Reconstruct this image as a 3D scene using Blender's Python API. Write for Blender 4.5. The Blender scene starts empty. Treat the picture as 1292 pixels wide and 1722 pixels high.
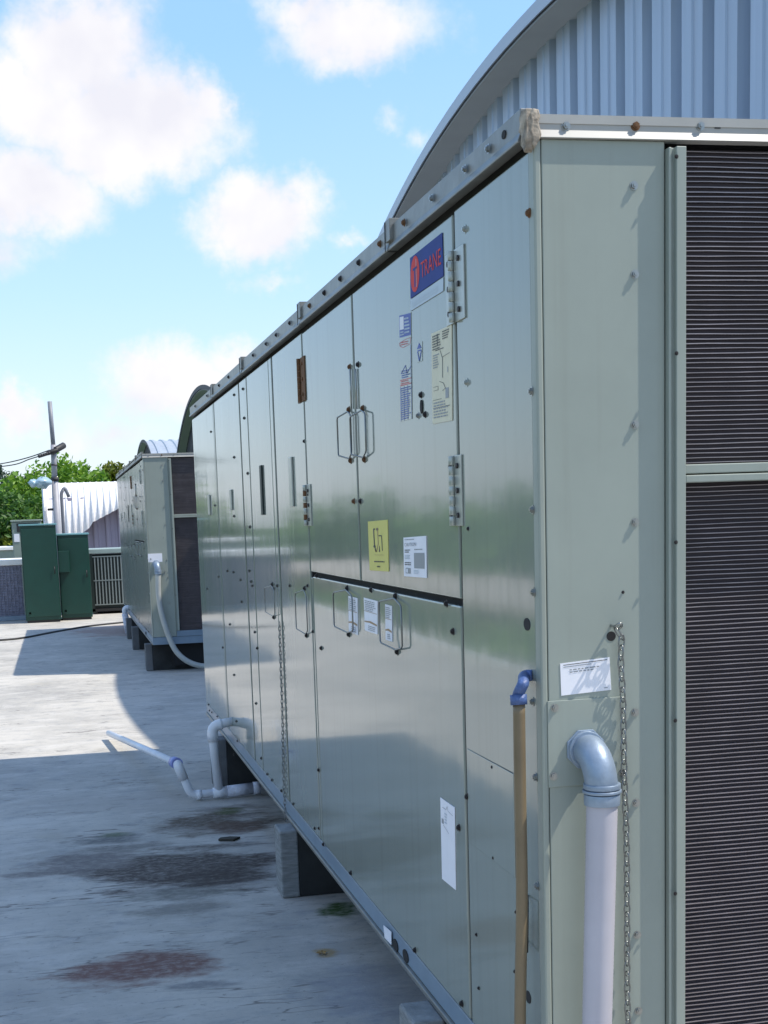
import bpy, bmesh, math, random
from mathutils import Vector, Matrix
R_ = math.radians
random.seed(7)
scene = bpy.context.scene
COL = scene.collection

# ------------------------------------------------------------------ camera
FPX, CX, CY, W, H = 2299.69, 582.42, 1205.61, 1292.0, 1722.0
ROT = Matrix(((0.9785045785, -0.2032654636, -0.0348129450),
              (-0.0633559255, -0.1356526882, -0.9887286660),
              (0.1962519211, 0.9696811329, -0.1456148480)))   # rows: camera right, down, forward
EYE = Vector((0, 0, 1.6))
cd = bpy.data.cameras.new('camera'); cam = bpy.data.objects.new('camera', cd); COL.objects.link(cam)
cd.sensor_fit = 'HORIZONTAL'; cd.sensor_width = 36.0
cd.lens = FPX / W * 36.0
cd.shift_x = (W / 2 - CX) / W
cd.shift_y = (CY - H / 2) / W
cd.clip_start = 0.05; cd.clip_end = 2000
rt, dn, fw = ROT[0], ROT[1], ROT[2]
cam.matrix_world = Matrix(((rt[0], -dn[0], -fw[0], EYE[0]), (rt[1], -dn[1], -fw[1], EYE[1]),
                           (rt[2], -dn[2], -fw[2], EYE[2]), (0, 0, 0, 1)))
scene.camera = cam
scene.render.resolution_x = 768; scene.render.resolution_y = 1024
scene.view_settings.view_transform = 'Standard'
scene.view_settings.look = 'None'
scene.view_settings.exposure = 0.6
scene.view_settings.gamma = 1.0

def ray(px, py):
    a, b = (px - CX) / FPX, (py - CY) / FPX
    return Vector((rt[0]*a + dn[0]*b + fw[0], rt[1]*a + dn[1]*b + fw[1], rt[2]*a + dn[2]*b + fw[2]))
def at_x(px, py, X):
    d = ray(px, py); return EYE + d * (X / d.x)
def at_y(px, py, Y):
    d = ray(px, py); return EYE + d * (Y / d.y)
def at_z(px, py, Z):
    d = ray(px, py); return EYE + d * ((Z - EYE.z) / d.z)

# ------------------------------------------------------------------ sun and sky
SUN = Vector((0.64, -0.20, 1.0)).normalized()
SUN_EL = math.asin(SUN.z); SUN_AZ = math.atan2(SUN.x, SUN.y)
sl = bpy.data.lights.new('sun', 'SUN'); sl.energy = 3.5; sl.angle = R_(0.5); sl.color = (1.0, 0.93, 0.82)
so = bpy.data.objects.new('sun', sl); COL.objects.link(so)
so.rotation_euler = (-SUN).to_track_quat('-Z', 'Y').to_euler()
so.location = (10, -5, 30)

world = bpy.data.worlds.new('World'); scene.world = world; world.use_nodes = True
def build_world():
    nt = world.node_tree; N = nt.nodes; L = nt.links; N.clear()
    def n(t, **k):
        o = N.new(t)
        for a, b in k.items(): setattr(o, a, b)
        return o
    def m(op, a, b=None, c=None, clamp=False):
        o = n('ShaderNodeMath', operation=op, use_clamp=clamp)
        for i, v in enumerate((a, b, c)):
            if v is None: continue
            if isinstance(v, (int, float)): o.inputs[i].default_value = v
            else: L.new(v, o.inputs[i])
        return o.outputs[0]
    out = n('ShaderNodeOutputWorld'); bg = n('ShaderNodeBackground'); L.new(bg.outputs[0], out.inputs[0])
    sky = n('ShaderNodeTexSky', sky_type='NISHITA', sun_disc=False)
    sky.sun_elevation = SUN_EL; sky.sun_rotation = SUN_AZ
    sky.air_density = 1.15; sky.dust_density = 0.7; sky.ozone_density = 1.6; sky.altitude = 20
    tc = n('ShaderNodeTexCoord')
    sx = n('ShaderNodeSeparateXYZ'); L.new(tc.outputs['Generated'], sx.inputs[0])
    az = m('ARCTAN2', sx.outputs[0], sx.outputs[1]); el = m('ARCSINE', sx.outputs[2])
    cv = n('ShaderNodeCombineXYZ'); L.new(az, cv.inputs[0]); L.new(el, cv.inputs[1])
    def noise(scale, det, src, rough=.55, col=False):
        t = n('ShaderNodeTexNoise'); t.inputs['Scale'].default_value = scale; t.inputs['Detail'].default_value = det
        t.inputs['Roughness'].default_value = rough; L.new(src, t.inputs['Vector'])
        return t.outputs['Color' if col else 'Fac']
    wob = n('ShaderNodeVectorMath', operation='MULTIPLY_ADD')
    L.new(noise(9, 5, tc.outputs['Generated'], .6, True), wob.inputs[0]); wob.inputs[1].default_value = (.075, .06, 0); L.new(cv.outputs[0], wob.inputs[2])
    wob2 = n('ShaderNodeVectorMath', operation='MULTIPLY_ADD')
    L.new(noise(38, 4, tc.outputs['Generated'], .65, True), wob2.inputs[0]); wob2.inputs[1].default_value = (.045, .035, 0); L.new(wob.outputs[0], wob2.inputs[2])
    best = None
    blobs = [(140, 70, 170, 110, 1.0), (215, 205, 210, 120, 1.15), (60, 170, 130, 110, 1.0), (345, 170, 80, 75, .85), (40, 320, 180, 95, 1.0),
             (600, 40, 180, 80, .8), (520, 10, 120, 60, .7), (440, 360, 125, 85, .95), (480, 330, 80, 60, .75), (580, 410, 50, 25, .45),
             (660, 195, 40, 28, .32), (715, 228, 45, 28, .32), (300, 650, 150, 80, 1.0), (415, 605, 100, 55, .75), (15, 700, 60, 60, .9),
             (170, 730, 130, 50, .5), (465, 460, 60, 22, .4), (900, 560, 200, 120, .8), (0, 420, 100, 60, .5)]
    for px, py, rx, ry, s in blobs:
        d = ray(px, py).normalized(); a0 = math.atan2(d.x, d.y); e0 = math.asin(d.z)
        sb = n('ShaderNodeVectorMath', operation='SUBTRACT'); L.new(wob2.outputs[0], sb.inputs[0]); sb.inputs[1].default_value = (a0 + .06, e0 + .0475, 0)
        sc = n('ShaderNodeVectorMath', operation='MULTIPLY'); L.new(sb.outputs[0], sc.inputs[0]); sc.inputs[1].default_value = (FPX / rx / 1.08, FPX / ry / 1.08, 0)
        ln = n('ShaderNodeVectorMath', operation='LENGTH'); L.new(sc.outputs[0], ln.inputs[0])
        v = m('MULTIPLY', m('SUBTRACT', 1.0, ln.outputs['Value'], clamp=True), s)
        best = v if best is None else m('MAXIMUM', best, v)
    # cumulus elsewhere in the sky, away from the framed part
    gen = noise(3.2, 6, tc.outputs['Generated'], .55)
    away = m('MULTIPLY', m('SUBTRACT', m('ABSOLUTE', m('ADD', az, -.02)), .33, clamp=True), 3.5, clamp=True)
    gmask = m('MULTIPLY', m('MULTIPLY', m('SUBTRACT', gen, .50), 4.0, clamp=True), away)
    best = m('MAXIMUM', best, gmask)
    fb = noise(26, 7, tc.outputs['Generated'], .62)
    dens = m('ADD', m('MULTIPLY', best, 1.7), m('MULTIPLY', m('SUBTRACT', fb, .5), .80))
    mr = n('ShaderNodeMapRange', interpolation_type='SMOOTHSTEP'); L.new(dens, mr.inputs[0])
    mr.inputs[1].default_value = .08; mr.inputs[2].default_value = 1.08
    # clear tropical blue by elevation, blended with the physical sky
    eg = n('ShaderNodeMapRange'); L.new(el, eg.inputs[0]); eg.inputs[1].default_value = 0; eg.inputs[2].default_value = 1.571
    gr = n('ShaderNodeValToRGB'); L.new(eg.outputs[0], gr.inputs[0]); ge = gr.color_ramp.elements
    ge[0].position = 0; ge[0].color = SKY_RAMP[0][1]; ge[1].position = 1; ge[1].color = SKY_RAMP[-1][1]
    for q, c_ in SKY_RAMP[1:-1]: ge.new(q).color = c_
    mh = n('ShaderNodeMix', data_type='RGBA'); mh.inputs[0].default_value = .68; L.new(sky.outputs[0], mh.inputs[6]); L.new(gr.outputs[0], mh.inputs[7])
    cr = n('ShaderNodeValToRGB'); L.new(noise(13, 4, tc.outputs['Generated'], .5), cr.inputs[0])
    cr.color_ramp.elements[0].position = .36; cr.color_ramp.elements[0].color = CLOUD_LO
    cr.color_ramp.elements[1].position = .56; cr.color_ramp.elements[1].color = CLOUD_HI
    mc = n('ShaderNodeMix', data_type='RGBA'); L.new(mr.outputs[0], mc.inputs[0]); L.new(mh.outputs[2], mc.inputs[6]); L.new(cr.outputs[0], mc.inputs[7])
    L.new(mc.outputs[2], bg.inputs[0]); bg.inputs[1].default_value = SKY_STR
SKY_STR = 0.15
SKY_RAMP = [(0, (3.5, 4.0, 4.9, 1)), (.04, (3.2, 4.0, 5.1, 1)), (.10, (2.4, 3.7, 5.4, 1)), (.20, (1.65, 3.15, 5.3, 1)), (1, (.85, 1.8, 4.6, 1))]
CLOUD_LO = (3.9, 3.9, 4.25, 1); CLOUD_HI = (4.5, 4.45, 4.55, 1)
build_world()

# ------------------------------------------------------------------ materials
MATS = {}
def mat(name, col, rough=.5, metal=0.0, coat=0.0, bump=0.0, bscale=60, var=0.0, vscale=6, spec=.5, stretch=None, extra=None, bdist=.01, trans=None, coat_r=.05, ior=None):
    M = bpy.data.materials.new(name); M.use_nodes = True
    nt = M.node_tree; N = nt.nodes; L = nt.links
    P = N['Principled BSDF']
    P.inputs['Base Color'].default_value = (*col, 1); P.inputs['Roughness'].default_value = rough
    P.inputs['Metallic'].default_value = metal; P.inputs['Coat Weight'].default_value = coat; P.inputs['Coat Roughness'].default_value = coat_r
    P.inputs['Specular IOR Level'].default_value = spec
    if ior: P.inputs['IOR'].default_value = ior
    tc = N.new('ShaderNodeTexCoord'); src = tc.outputs['Object']
    if stretch:
        mp = N.new('ShaderNodeMapping'); mp.inputs['Scale'].default_value = stretch; L.new(src, mp.inputs[0]); src = mp.outputs[0]
    if var:
        t = N.new('ShaderNodeTexNoise'); t.inputs['Scale'].default_value = vscale; t.inputs['Detail'].default_value = 6; t.inputs['Roughness'].default_value = .6
        L.new(src, t.inputs['Vector'])
        r = N.new('ShaderNodeMapRange'); r.inputs[1].default_value = .3; r.inputs[2].default_value = .7; r.inputs[3].default_value = 1 - var; r.inputs[4].default_value = 1 + var * .6
        L.new(t.outputs['Fac'], r.inputs[0])
        mx = N.new('ShaderNodeMix'); mx.data_type = 'RGBA'; mx.blend_type = 'MULTIPLY'; mx.inputs[0].default_value = 1
        mx.inputs[6].default_value = (*col, 1); L.new(r.outputs[0], mx.inputs[7]); L.new(mx.outputs[2], P.inputs['Base Color'])
    if bump:
        t = N.new('ShaderNodeTexNoise'); t.inputs['Scale'].default_value = bscale; t.inputs['Detail'].default_value = 3
        L.new(src, t.inputs['Vector'])
        b = N.new('ShaderNodeBump'); b.inputs['Strength'].default_value = bump; b.inputs['Distance'].default_value = bdist
        L.new(t.outputs['Fac'], b.inputs['Height']); L.new(b.outputs[0], P.inputs['Normal'])
    if extra: extra(M, nt, P, tc)
    MATS[name] = M
    return M

def paint_extra(grime):
    def ex(M, nt, P, tc):
        N, L = nt.nodes, nt.links
        # faint vertical run marks and dust
        old = P.inputs['Base Color'].links[0].from_socket
        mp = N.new('ShaderNodeMapping'); mp.inputs['Scale'].default_value = (30, 30, 1.1); L.new(tc.outputs['Object'], mp.inputs[0])
        t = N.new('ShaderNodeTexNoise'); t.inputs['Scale'].default_value = 1.0; t.inputs['Detail'].default_value = 5; L.new(mp.outputs[0], t.inputs['Vector'])
        r = N.new('ShaderNodeMapRange'); r.inputs[1].default_value = .52; r.inputs[2].default_value = .78; r.inputs[3].default_value = 0; r.inputs[4].default_value = grime
        L.new(t.outputs['Fac'], r.inputs[0])
        mx = N.new('ShaderNodeMix'); mx.data_type = 'RGBA'; L.new(r.outputs[0], mx.inputs[0]); L.new(old, mx.inputs[6]); mx.inputs[7].default_value = (.16, .16, .12, 1)
        L.new(mx.outputs[2], P.inputs['Base Color'])
        rr = N.new('ShaderNodeMapRange'); rr.inputs[1].default_value = .3; rr.inputs[2].default_value = .75; rr.inputs[3].default_value = P.inputs['Roughness'].default_value; rr.inputs[4].default_value = P.inputs['Roughness'].default_value + .06
        L.new(t.outputs['Fac'], rr.inputs[0]); L.new(rr.outputs[0], P.inputs['Roughness'])
    return ex
mat('unit_paint', (.255, .282, .245), rough=.07, spec=.44, coat=.13, coat_r=.03, var=.05, vscale=3, bump=.26, bscale=2.6, bdist=.0075, stretch=(1, 1, .45), extra=paint_extra(.22))
mat('end_paint', (.290, .325, .285), rough=.42, var=.06, vscale=5, bump=.12, bscale=3, bdist=.01, extra=paint_extra(.20))
mat('unit_paint_old', (.15, .175, .165), rough=.20, spec=.45, var=.25, vscale=5, bump=.5, bscale=7, bdist=.02, stretch=(1, 1, .25), extra=paint_extra(.3))
mat('core_dark', (.012, .012, .013), rough=.8)
mat('rail_blue', (.20, .27, .34), rough=.3, var=.12, vscale=9, bump=.1, bscale=5)
mat('trim_metal', (.215, .215, .20), rough=.38, metal=.35, var=.22, vscale=14, bump=.15, bscale=18)
mat('trim_white', (.37, .365, .34), rough=.4, var=.08, vscale=9)
mat('steel', (.33, .34, .33), rough=.3, metal=.85, var=.15, vscale=60)
mat('dark_steel', (.035, .03, .03), rough=.5, metal=.3)
mat('rust', (.16, .075, .03), rough=.8, var=.4, vscale=120)
mat('hinge_metal', (.40, .42, .39), rough=.3, metal=.5, var=.12, vscale=30)
mat('wire_steel', (.22, .23, .23), rough=.3, metal=.8)
mat('sealant', (.38, .32, .25), rough=.85, var=.6, vscale=40, bump=1.0, bscale=60, bdist=.006)
mat('coil_back', (.034, .023, .030), rough=.6, var=.3, vscale=30, stretch=(300, 1, 4))
mat('coil_fin', (.31, .275, .285), rough=.45, metal=.5, var=.25, vscale=14)
mat('label_white', (.80, .80, .84), rough=.6, spec=.2, var=.04, vscale=20)
mat('label_cream', (.70, .66, .50), rough=.6, spec=.2, var=.05, vscale=20)
mat('label_yellow', (.66, .60, .18), rough=.6, spec=.2, var=.06, vscale=20)
mat('label_blue', (.022, .05, .24), rough=.6, spec=.2, var=.1, vscale=12)
mat('label_red', (.62, .05, .05), rough=.6, spec=.2)
mat('label_pale', (.42, .50, .56), rough=.4)
mat('print_blue', (.05, .09, .36), rough=.5)
mat('print_red', (.55, .10, .10), rough=.5)
mat('print_black', (.03, .03, .03), rough=.5)
mat('print_grey', (.26, .28, .30), rough=.5)
mat('print_brown', (.32, .20, .10), rough=.5)
mat('conduit_metal', (.27, .34, .43), rough=.42, metal=.35, var=.15, vscale=25, bump=.1, bscale=60)
mat('hose_grey', (.42, .41, .455), rough=.42, var=.06, vscale=8)
mat('hose_dull', (.40, .42, .40), rough=.5, var=.1, vscale=8)
mat('tan_pipe', (.165, .125, .072), rough=.42, var=.18, vscale=7)
mat('blue_tape', (.06, .11, .27), rough=.5, bump=.7, bscale=130, bdist=.004, var=.3, vscale=60)
mat('pvc', (.72, .74, .78), rough=.35, var=.10, vscale=8, bump=.05, bscale=30)
mat('pvc_primer', (.22, .26, .55), rough=.4)
mat('pvc_wrapped', (.60, .62, .70), rough=.6, var=.3, vscale=30, bump=.5, bscale=45, bdist=.008)
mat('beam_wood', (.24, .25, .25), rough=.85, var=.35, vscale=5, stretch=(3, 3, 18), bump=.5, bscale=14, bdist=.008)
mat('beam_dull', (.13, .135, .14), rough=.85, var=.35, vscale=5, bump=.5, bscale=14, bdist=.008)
mat('beam_shade', (.028, .030, .030), rough=.85, var=.4, vscale=6, bump=.5, bscale=14, bdist=.008)
mat('chip', (.05, .045, .035), rough=.9)
mat('leaf_dry', (.34, .20, .06), rough=.8)
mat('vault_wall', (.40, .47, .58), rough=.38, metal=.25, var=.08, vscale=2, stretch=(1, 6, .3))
mat('vault_roof', (.50, .52, .54), rough=.36, metal=.35, var=.14, vscale=3)
mat('vault_soffit', (.27, .29, .32), rough=.5, metal=.2, var=.06, vscale=2)
mat('open_end_dark', (.035, .035, .05), rough=.6, var=.2, vscale=2)
mat('vault_trim', (.42, .45, .50), rough=.35, metal=.3)
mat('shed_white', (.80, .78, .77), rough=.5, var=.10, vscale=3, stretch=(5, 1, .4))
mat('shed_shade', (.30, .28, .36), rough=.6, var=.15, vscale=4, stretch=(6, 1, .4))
mat('cab_green', (.004, .046, .032), rough=.42, var=.12, vscale=5, bump=.06, bscale=5)
mat('cab_cap', (.16, .34, .36), rough=.4)
mat('dark_green', (.010, .022, .02), rough=.5)
mat('slat_pale', (.22, .26, .26), rough=.45)
mat('teal_cap', (.30, .38, .36), rough=.45, var=.1, vscale=6)
mat('cond_face', (.22, .23, .31), rough=.6, var=.35, vscale=16)
mat('cond_box', (.24, .29, .25), rough=.5, var=.1)
mat('ledge_white', (.78, .78, .76), rough=.5, var=.06)
mat('pole_grey', (.22, .23, .26), rough=.5, var=.14, vscale=6)
mat('pole_pale', (.33, .33, .36), rough=.5, var=.14, vscale=6)
mat('black_rubber', (.018, .018, .02), rough=.55)
mat('lamp_glass', (.34, .48, .56), rough=.15, spec=.7)
mat('bark', (.09, .07, .05), rough=.9, var=.3, vscale=8, bump=.6, bscale=10, bdist=.05)
mat('grass', (.06, .10, .03), rough=.95, var=.4, vscale=.3)

mat('beige_wall', (.42, .38, .32), rough=.8)
mat('beige_roof', (.52, .46, .39), rough=.8, var=.1, vscale=1)
def foliage(name, col, hue):
    M = bpy.data.materials.new(name); M.use_nodes = True; nt = M.node_tree; N, L = nt.nodes, nt.links
    P = N['Principled BSDF']; P.inputs['Roughness'].default_value = .55
    oi = N.new('ShaderNodeNewGeometry')
    tc = N.new('ShaderNodeTexCoord')
    t = N.new('ShaderNodeTexNoise'); t.inputs['Scale'].default_value = 1.1; t.inputs['Detail'].default_value = 4; L.new(tc.outputs['Object'], t.inputs['Vector'])
    ad = N.new('ShaderNodeMath'); ad.operation = 'MULTIPLY_ADD'; L.new(oi.outputs['Random Per Island'], ad.inputs[0]); ad.inputs[1].default_value = .45
    L.new(t.outputs['Fac'], ad.inputs[2])
    cr = N.new('ShaderNodeValToRGB'); L.new(ad.outputs[0], cr.inputs[0])
    e = cr.color_ramp.elements
    e[0].position = .40; e[0].color = (col[0]*.55, col[1]*.62, col[2]*.7, 1)
    e[1].position = .95; e[1].color = (hue[0], hue[1], hue[2], 1)
    mid = e.new(.68); mid.color = (*col, 1)
    L.new(cr.outputs[0], P.inputs['Base Color'])
    tr = N.new('ShaderNodeBsdfTranslucent'); L.new(cr.outputs[0], tr.inputs[0])
    ms = N.new('ShaderNodeMixShader'); ms.inputs[0].default_value = .38
    out = N['Material Output']; L.new(P.outputs[0], ms.inputs[1]); L.new(tr.outputs[0], ms.inputs[2]); L.new(ms.outputs[0], out.inputs[0])
    MATS[name] = M
foliage('leaf_bright', (.14, .30, .025), (.26, .42, .045))
foliage('leaf_dark', (.06, .15, .022), (.13, .26, .04))
foliage('leaf_yellow', (.14, .18, .02), (.25, .28, .04))
foliage('leaf_blue', (.035, .070, .045), (.07, .11, .06))

def deck_material():
    M = bpy.data.materials.new('deck_concrete'); M.use_nodes = True; nt = M.node_tree; N, L = nt.nodes, nt.links
    P = N['Principled BSDF']; P.inputs['Roughness'].default_value = .8; P.inputs['Specular IOR Level'].default_value = .3
    tc = N.new('ShaderNodeTexCoord'); O = tc.outputs['Object']
    def noise(sc, det, stretch=None, rough=.6, col=False):
        src = O
        if stretch:
            mp = N.new('ShaderNodeMapping'); mp.inputs['Scale'].default_value = stretch; L.new(O, mp.inputs[0]); src = mp.outputs[0]
        t = N.new('ShaderNodeTexNoise'); t.inputs['Scale'].default_value = sc; t.inputs['Detail'].default_value = det; t.inputs['Roughness'].default_value = rough
        L.new(src, t.inputs['Vector']); return t.outputs['Color' if col else 'Fac']
    def rng(v, a, b, c=0., d=1.):
        r = N.new('ShaderNodeMapRange'); L.new(v, r.inputs[0]); r.inputs[1].default_value = a; r.inputs[2].default_value = b; r.inputs[3].default_value = c; r.inputs[4].default_value = d
        return r.outputs[0]
    def mix(f, a, bcol):
        x = N.new('ShaderNodeMix'); x.data_type = 'RGBA'
        if isinstance(f, float): x.inputs[0].default_value = f
        else: L.new(f, x.inputs[0])
        L.new(a, x.inputs[6]); x.inputs[7].default_value = (*bcol, 1); return x.outputs[2]
    def mul(a, b):
        x = N.new('ShaderNodeMath'); x.operation = 'MULTIPLY'
        for i, v in enumerate((a, b)):
            if isinstance(v, float): x.inputs[i].default_value = v
            else: L.new(v, x.inputs[i])
        return x.outputs[0]
    cr = N.new('ShaderNodeValToRGB'); L.new(noise(.9, 7, (1, .7, 1), .65), cr.inputs[0])
    cr.color_ramp.elements[0].position = .32; cr.color_ramp.elements[0].color = (.35, .335, .305, 1)
    cr.color_ramp.elements[1].position = .62; cr.color_ramp.elements[1].color = (.52, .49, .435, 1)
    c = cr.outputs[0]
    c = mix(mul(rng(noise(5, 8, (1, 1.6, 1), .7), .52, .68), .62), c, (.27, .275, .28))
    c = mix(mul(rng(noise(14, 5, (.5, 2.4, 1), .7), .56, .70), .55), c, (.18, .175, .17))
    c = mix(mul(rng(noise(2.2, 3), .60, .75), .35), c, (.40, .36, .28))
    c = mix(mul(rng(noise(3.2, 9, (.7, 1.3, 1), .72), .50, .62), .5), c, (.60, .57, .52))
    c = mix(mul(rng(noise(26, 6, None, .7), .60, .66), .5), c, (.16, .155, .15))
    # fine cracks and trowel seams running across the deck
    fl = noise(1.0, 5, (.55, 2.6, 1), .62)
    ab = N.new('ShaderNodeMath'); ab.operation = 'SUBTRACT'; L.new(fl, ab.inputs[0]); ab.inputs[1].default_value = .5
    ab2 = N.new('ShaderNodeMath'); ab2.operation = 'ABSOLUTE'; L.new(ab.outputs[0], ab2.inputs[0])
    brk = rng(noise(1.6, 3), .50, .60)
    c = mix(mul(mul(rng(ab2.outputs[0], .007, .001), brk), .9), c, (.13, .12, .11))
    fl2 = noise(1.0, 3, (1.0, 5.2, 1), .55)
    s1 = N.new('ShaderNodeMath'); s1.operation = 'SUBTRACT'; L.new(fl2, s1.inputs[0]); s1.inputs[1].default_value = .47
    s2 = N.new('ShaderNodeMath'); s2.operation = 'ABSOLUTE'; L.new(s1.outputs[0], s2.inputs[0])
    c = mix(mul(mul(rng(s2.outputs[0], .010, .002), rng(noise(1.3, 4, (1.2, 1, 1)), .50, .56)), .75), c, (.14, .13, .12))
    # stains with their own shapes: centre x, y, half sizes, colour, strength, ragged edge
    wv = noise(2.6, 7, (.8, 1.5, 1), .66, True)
    sp = noise(5.5, 12, (.7, 1.5, 1), .74)
    spk = noise(30, 5, (.8, 1.2, 1), .68)
    for (x, y, rx, ry, colr, st, lo) in [(a_, b_, c_ * 1.45, d_ * 1.5, e_, f_, g_ - .03) for (a_, b_, c_, d_, e_, f_, g_) in [(.50, 6.20, .44, .36, (.075, .058, .050), 1.0, .33), (.62, 6.0, .26, .22, (.06, .045, .038), .8, .36), (.02, 6.48, .34, .26, (.13, .11, .105), .8, .40), (.12, 6.98, .20, .10, (.10, .10, .10), .8, .42), (.40, 5.78, .26, .12, (.10, .10, .085), .7, .44), (.16, 4.88, .32, .20, (.17, .085, .07), .95, .40),
                                     (.72, 7.22, .34, .30, (.09, .065, .045), .95, .36), (.80, 7.0, .14, .2, (.10, .055, .035), .7, .40), (.70, 20.9, .60, .9, (.30, .19, .16), .75, .3),
                                     (1.03, 5.34, .085, .11, (.035, .075, .015), 1.0, .34), (.82, 7.42, .10, .08, (.07, .085, .02), .8, .36), (.22, 6.75, .25, .12, (.13, .12, .11), .7, .46),
                                     (.45, 5.55, .22, .14, (.14, .13, .11), .6, .46), (.38, 4.6, .12, .06, (.15, .15, .16), .7, .42), (.3, 7.9, .5, .35, (.36, .33, .30), .5, .36),
                                     (.16, 7.05, .10, .06, (.06, .10, .03), .6, .42), (.86, 4.81, .05, .05, (.34, .22, .07), .8, .4), (.95, 4.4, .3, .35, (.24, .25, .28), .55, .42)]]:
        mp = N.new('ShaderNodeVectorMath'); mp.operation = 'MULTIPLY_ADD'; L.new(wv, mp.inputs[0]); mp.inputs[1].default_value = (rx * 2.2, ry * 2.0, 0); L.new(O, mp.inputs[2])
        sb = N.new('ShaderNodeVectorMath'); sb.operation = 'SUBTRACT'; L.new(mp.outputs[0], sb.inputs[0]); sb.inputs[1].default_value = (x + rx * 1.1, y + ry * 1.0, 0)
        sc = N.new('ShaderNodeVectorMath'); sc.operation = 'MULTIPLY'; L.new(sb.outputs[0], sc.inputs[0]); sc.inputs[1].default_value = (1 / rx, 1 / ry, 0)
        ln = N.new('ShaderNodeVectorMath'); ln.operation = 'LENGTH'; L.new(sc.outputs[0], ln.inputs[0])
        body = rng(ln.outputs['Value'], 1.1, .15)
        su = N.new('ShaderNodeMath'); su.operation = 'ADD'; L.new(mul(body, .78), su.inputs[0]); L.new(mul(sp, .62), su.inputs[1])
        f = mul(mul(rng(su.outputs[0], lo + .22, lo + .54), rng(spk, .34, .56, .62, 1.)), mul(rng(ln.outputs['Value'], 1.15, .9), st))
        c = mix(f, c, colr)
    c = mix(mul(rng(noise(60, 3), .60, .72), .25), c, (.28, .27, .26))
    L.new(c, P.inputs['Base Color'])
    b = N.new('ShaderNodeBump'); b.inputs['Strength'].default_value = .35; b.inputs['Distance'].default_value = .012
    L.new(noise(9, 8, (1, 1.3, 1), .7), b.inputs['Height']); L.new(b.outputs[0], P.inputs['Normal'])
    MATS['deck_concrete'] = M
deck_material()

# ------------------------------------------------------------------ mesh helpers
class MB:
    """collects shapes and links them as ONE mesh object"""
    def __init__(s): s.v = []; s.f = []; s.m = []; s.mats = []; s.sm = []
    def mi(s, m):
        if m not in s.mats: s.mats.append(m)
        return s.mats.index(m)
    def face(s, pts, m, smooth=False):
        k = len(s.v); s.v += [tuple(p) for p in pts]; s.f.append(tuple(range(k, k + len(pts)))); s.m.append(s.mi(m)); s.sm.append(smooth)
    def box(s, x0, x1, y0, y1, z0, z1, m):
        k = len(s.v)
        s.v += [(x, y, z) for x in (x0, x1) for y in (y0, y1) for z in (z0, z1)]
        for q in ((0, 1, 3, 2), (4, 6, 7, 5), (0, 4, 5, 1), (2, 3, 7, 6), (0, 2, 6, 4), (1, 5, 7, 3)):
            s.f.append(tuple(k + i for i in q)); s.m.append(s.mi(m)); s.sm.append(False)
    def prism(s, pts, axis, a0, a1, m, smooth=False):
        """closed outline pts in the other two axes, extruded along axis"""
        def P(p, a): return {'x': (a, p[0], p[1]), 'y': (p[0], a, p[1]), 'z': (p[0], p[1], a)}[axis]
        n = len(pts); k = len(s.v); s.v += [P(p, a0) for p in pts] + [P(p, a1) for p in pts]
        for i in range(n):
            j = (i + 1) % n; s.f.append((k + i, k + j, k + n + j, k + n + i)); s.m.append(s.mi(m)); s.sm.append(smooth)
        s.f.append(tuple(k + i for i in reversed(range(n)))); s.m.append(s.mi(m)); s.sm.append(False)
        s.f.append(tuple(k + n + i for i in range(n))); s.m.append(s.mi(m)); s.sm.append(False)
    def tube(s, pts, rad, m, seg=12, cap=True, closed=False):
        pts = [Vector(p) for p in pts]; n = len(pts)
        rads = rad if isinstance(rad, (list, tuple)) else [rad] * n
        k = len(s.v); up = None
        for i, p in enumerate(pts):
            if closed: t = pts[(i + 1) % n] - pts[i - 1]
            else: t = pts[min(i + 1, n - 1)] - pts[max(i - 1, 0)]
            t.normalize()
            if up is None: up = t.orthogonal().normalized()
            up = (up - t * up.dot(t))
            if up.length < 1e-6: up = t.orthogonal()
            up.normalize(); bi = t.cross(up)
            for j in range(seg):
                a = 2 * math.pi * j / seg
                s.v.append(tuple(p + (up * math.cos(a) + bi * math.sin(a)) * rads[i]))
        for i in range(n if closed else n - 1):
            for j in range(seg):
                i2 = (i + 1) % n
                s.f.append((k + i * seg + j, k + i * seg + (j + 1) % seg, k + i2 * seg + (j + 1) % seg, k + i2 * seg + j)); s.m.append(s.mi(m)); s.sm.append(True)
        if cap and not closed:
            s.f.append(tuple(k + j for j in reversed(range(seg)))); s.m.append(s.mi(m)); s.sm.append(False)
            s.f.append(tuple(k + (n - 1) * seg + j for j in range(seg))); s.m.append(s.mi(m)); s.sm.append(False)
    def build(s, name, parent=None, bevel=0, seg=2, loc=None):
        me = bpy.data.meshes.new(name); me.from_pydata(s.v, [], s.f)
        for m in s.mats: me.materials.append(MATS[m])
        me.polygons.foreach_set('material_index', s.m); me.polygons.foreach_set('use_smooth', s.sm)
        me.update()
        bm = bmesh.new(); bm.from_mesh(me); bmesh.ops.recalc_face_normals(bm, faces=bm.faces); bm.to_mesh(me); bm.free()
        return link(name, me, parent, bevel, seg, loc)
def link(name, me, parent=None, bevel=0, seg=2, loc=None):
    o = bpy.data.objects.new(name, me); COL.objects.link(o)
    if loc is not None: o.location = loc
    if parent: adopt(o, parent)
    if bevel:
        b = o.modifiers.new('bevel', 'BEVEL'); b.width = bevel; b.segments = seg; b.limit_method = 'ANGLE'; b.angle_limit = R_(40)
    return o
WORLD_OF = {}
def wmat(o):
    m = Matrix.Translation(o.location) @ o.rotation_euler.to_matrix().to_4x4()
    if o.parent: m = wmat(o.parent) @ o.matrix_parent_inverse @ m
    return m
def adopt(o, p):
    o.parent = p; o.matrix_parent_inverse = wmat(p).inverted()
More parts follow.
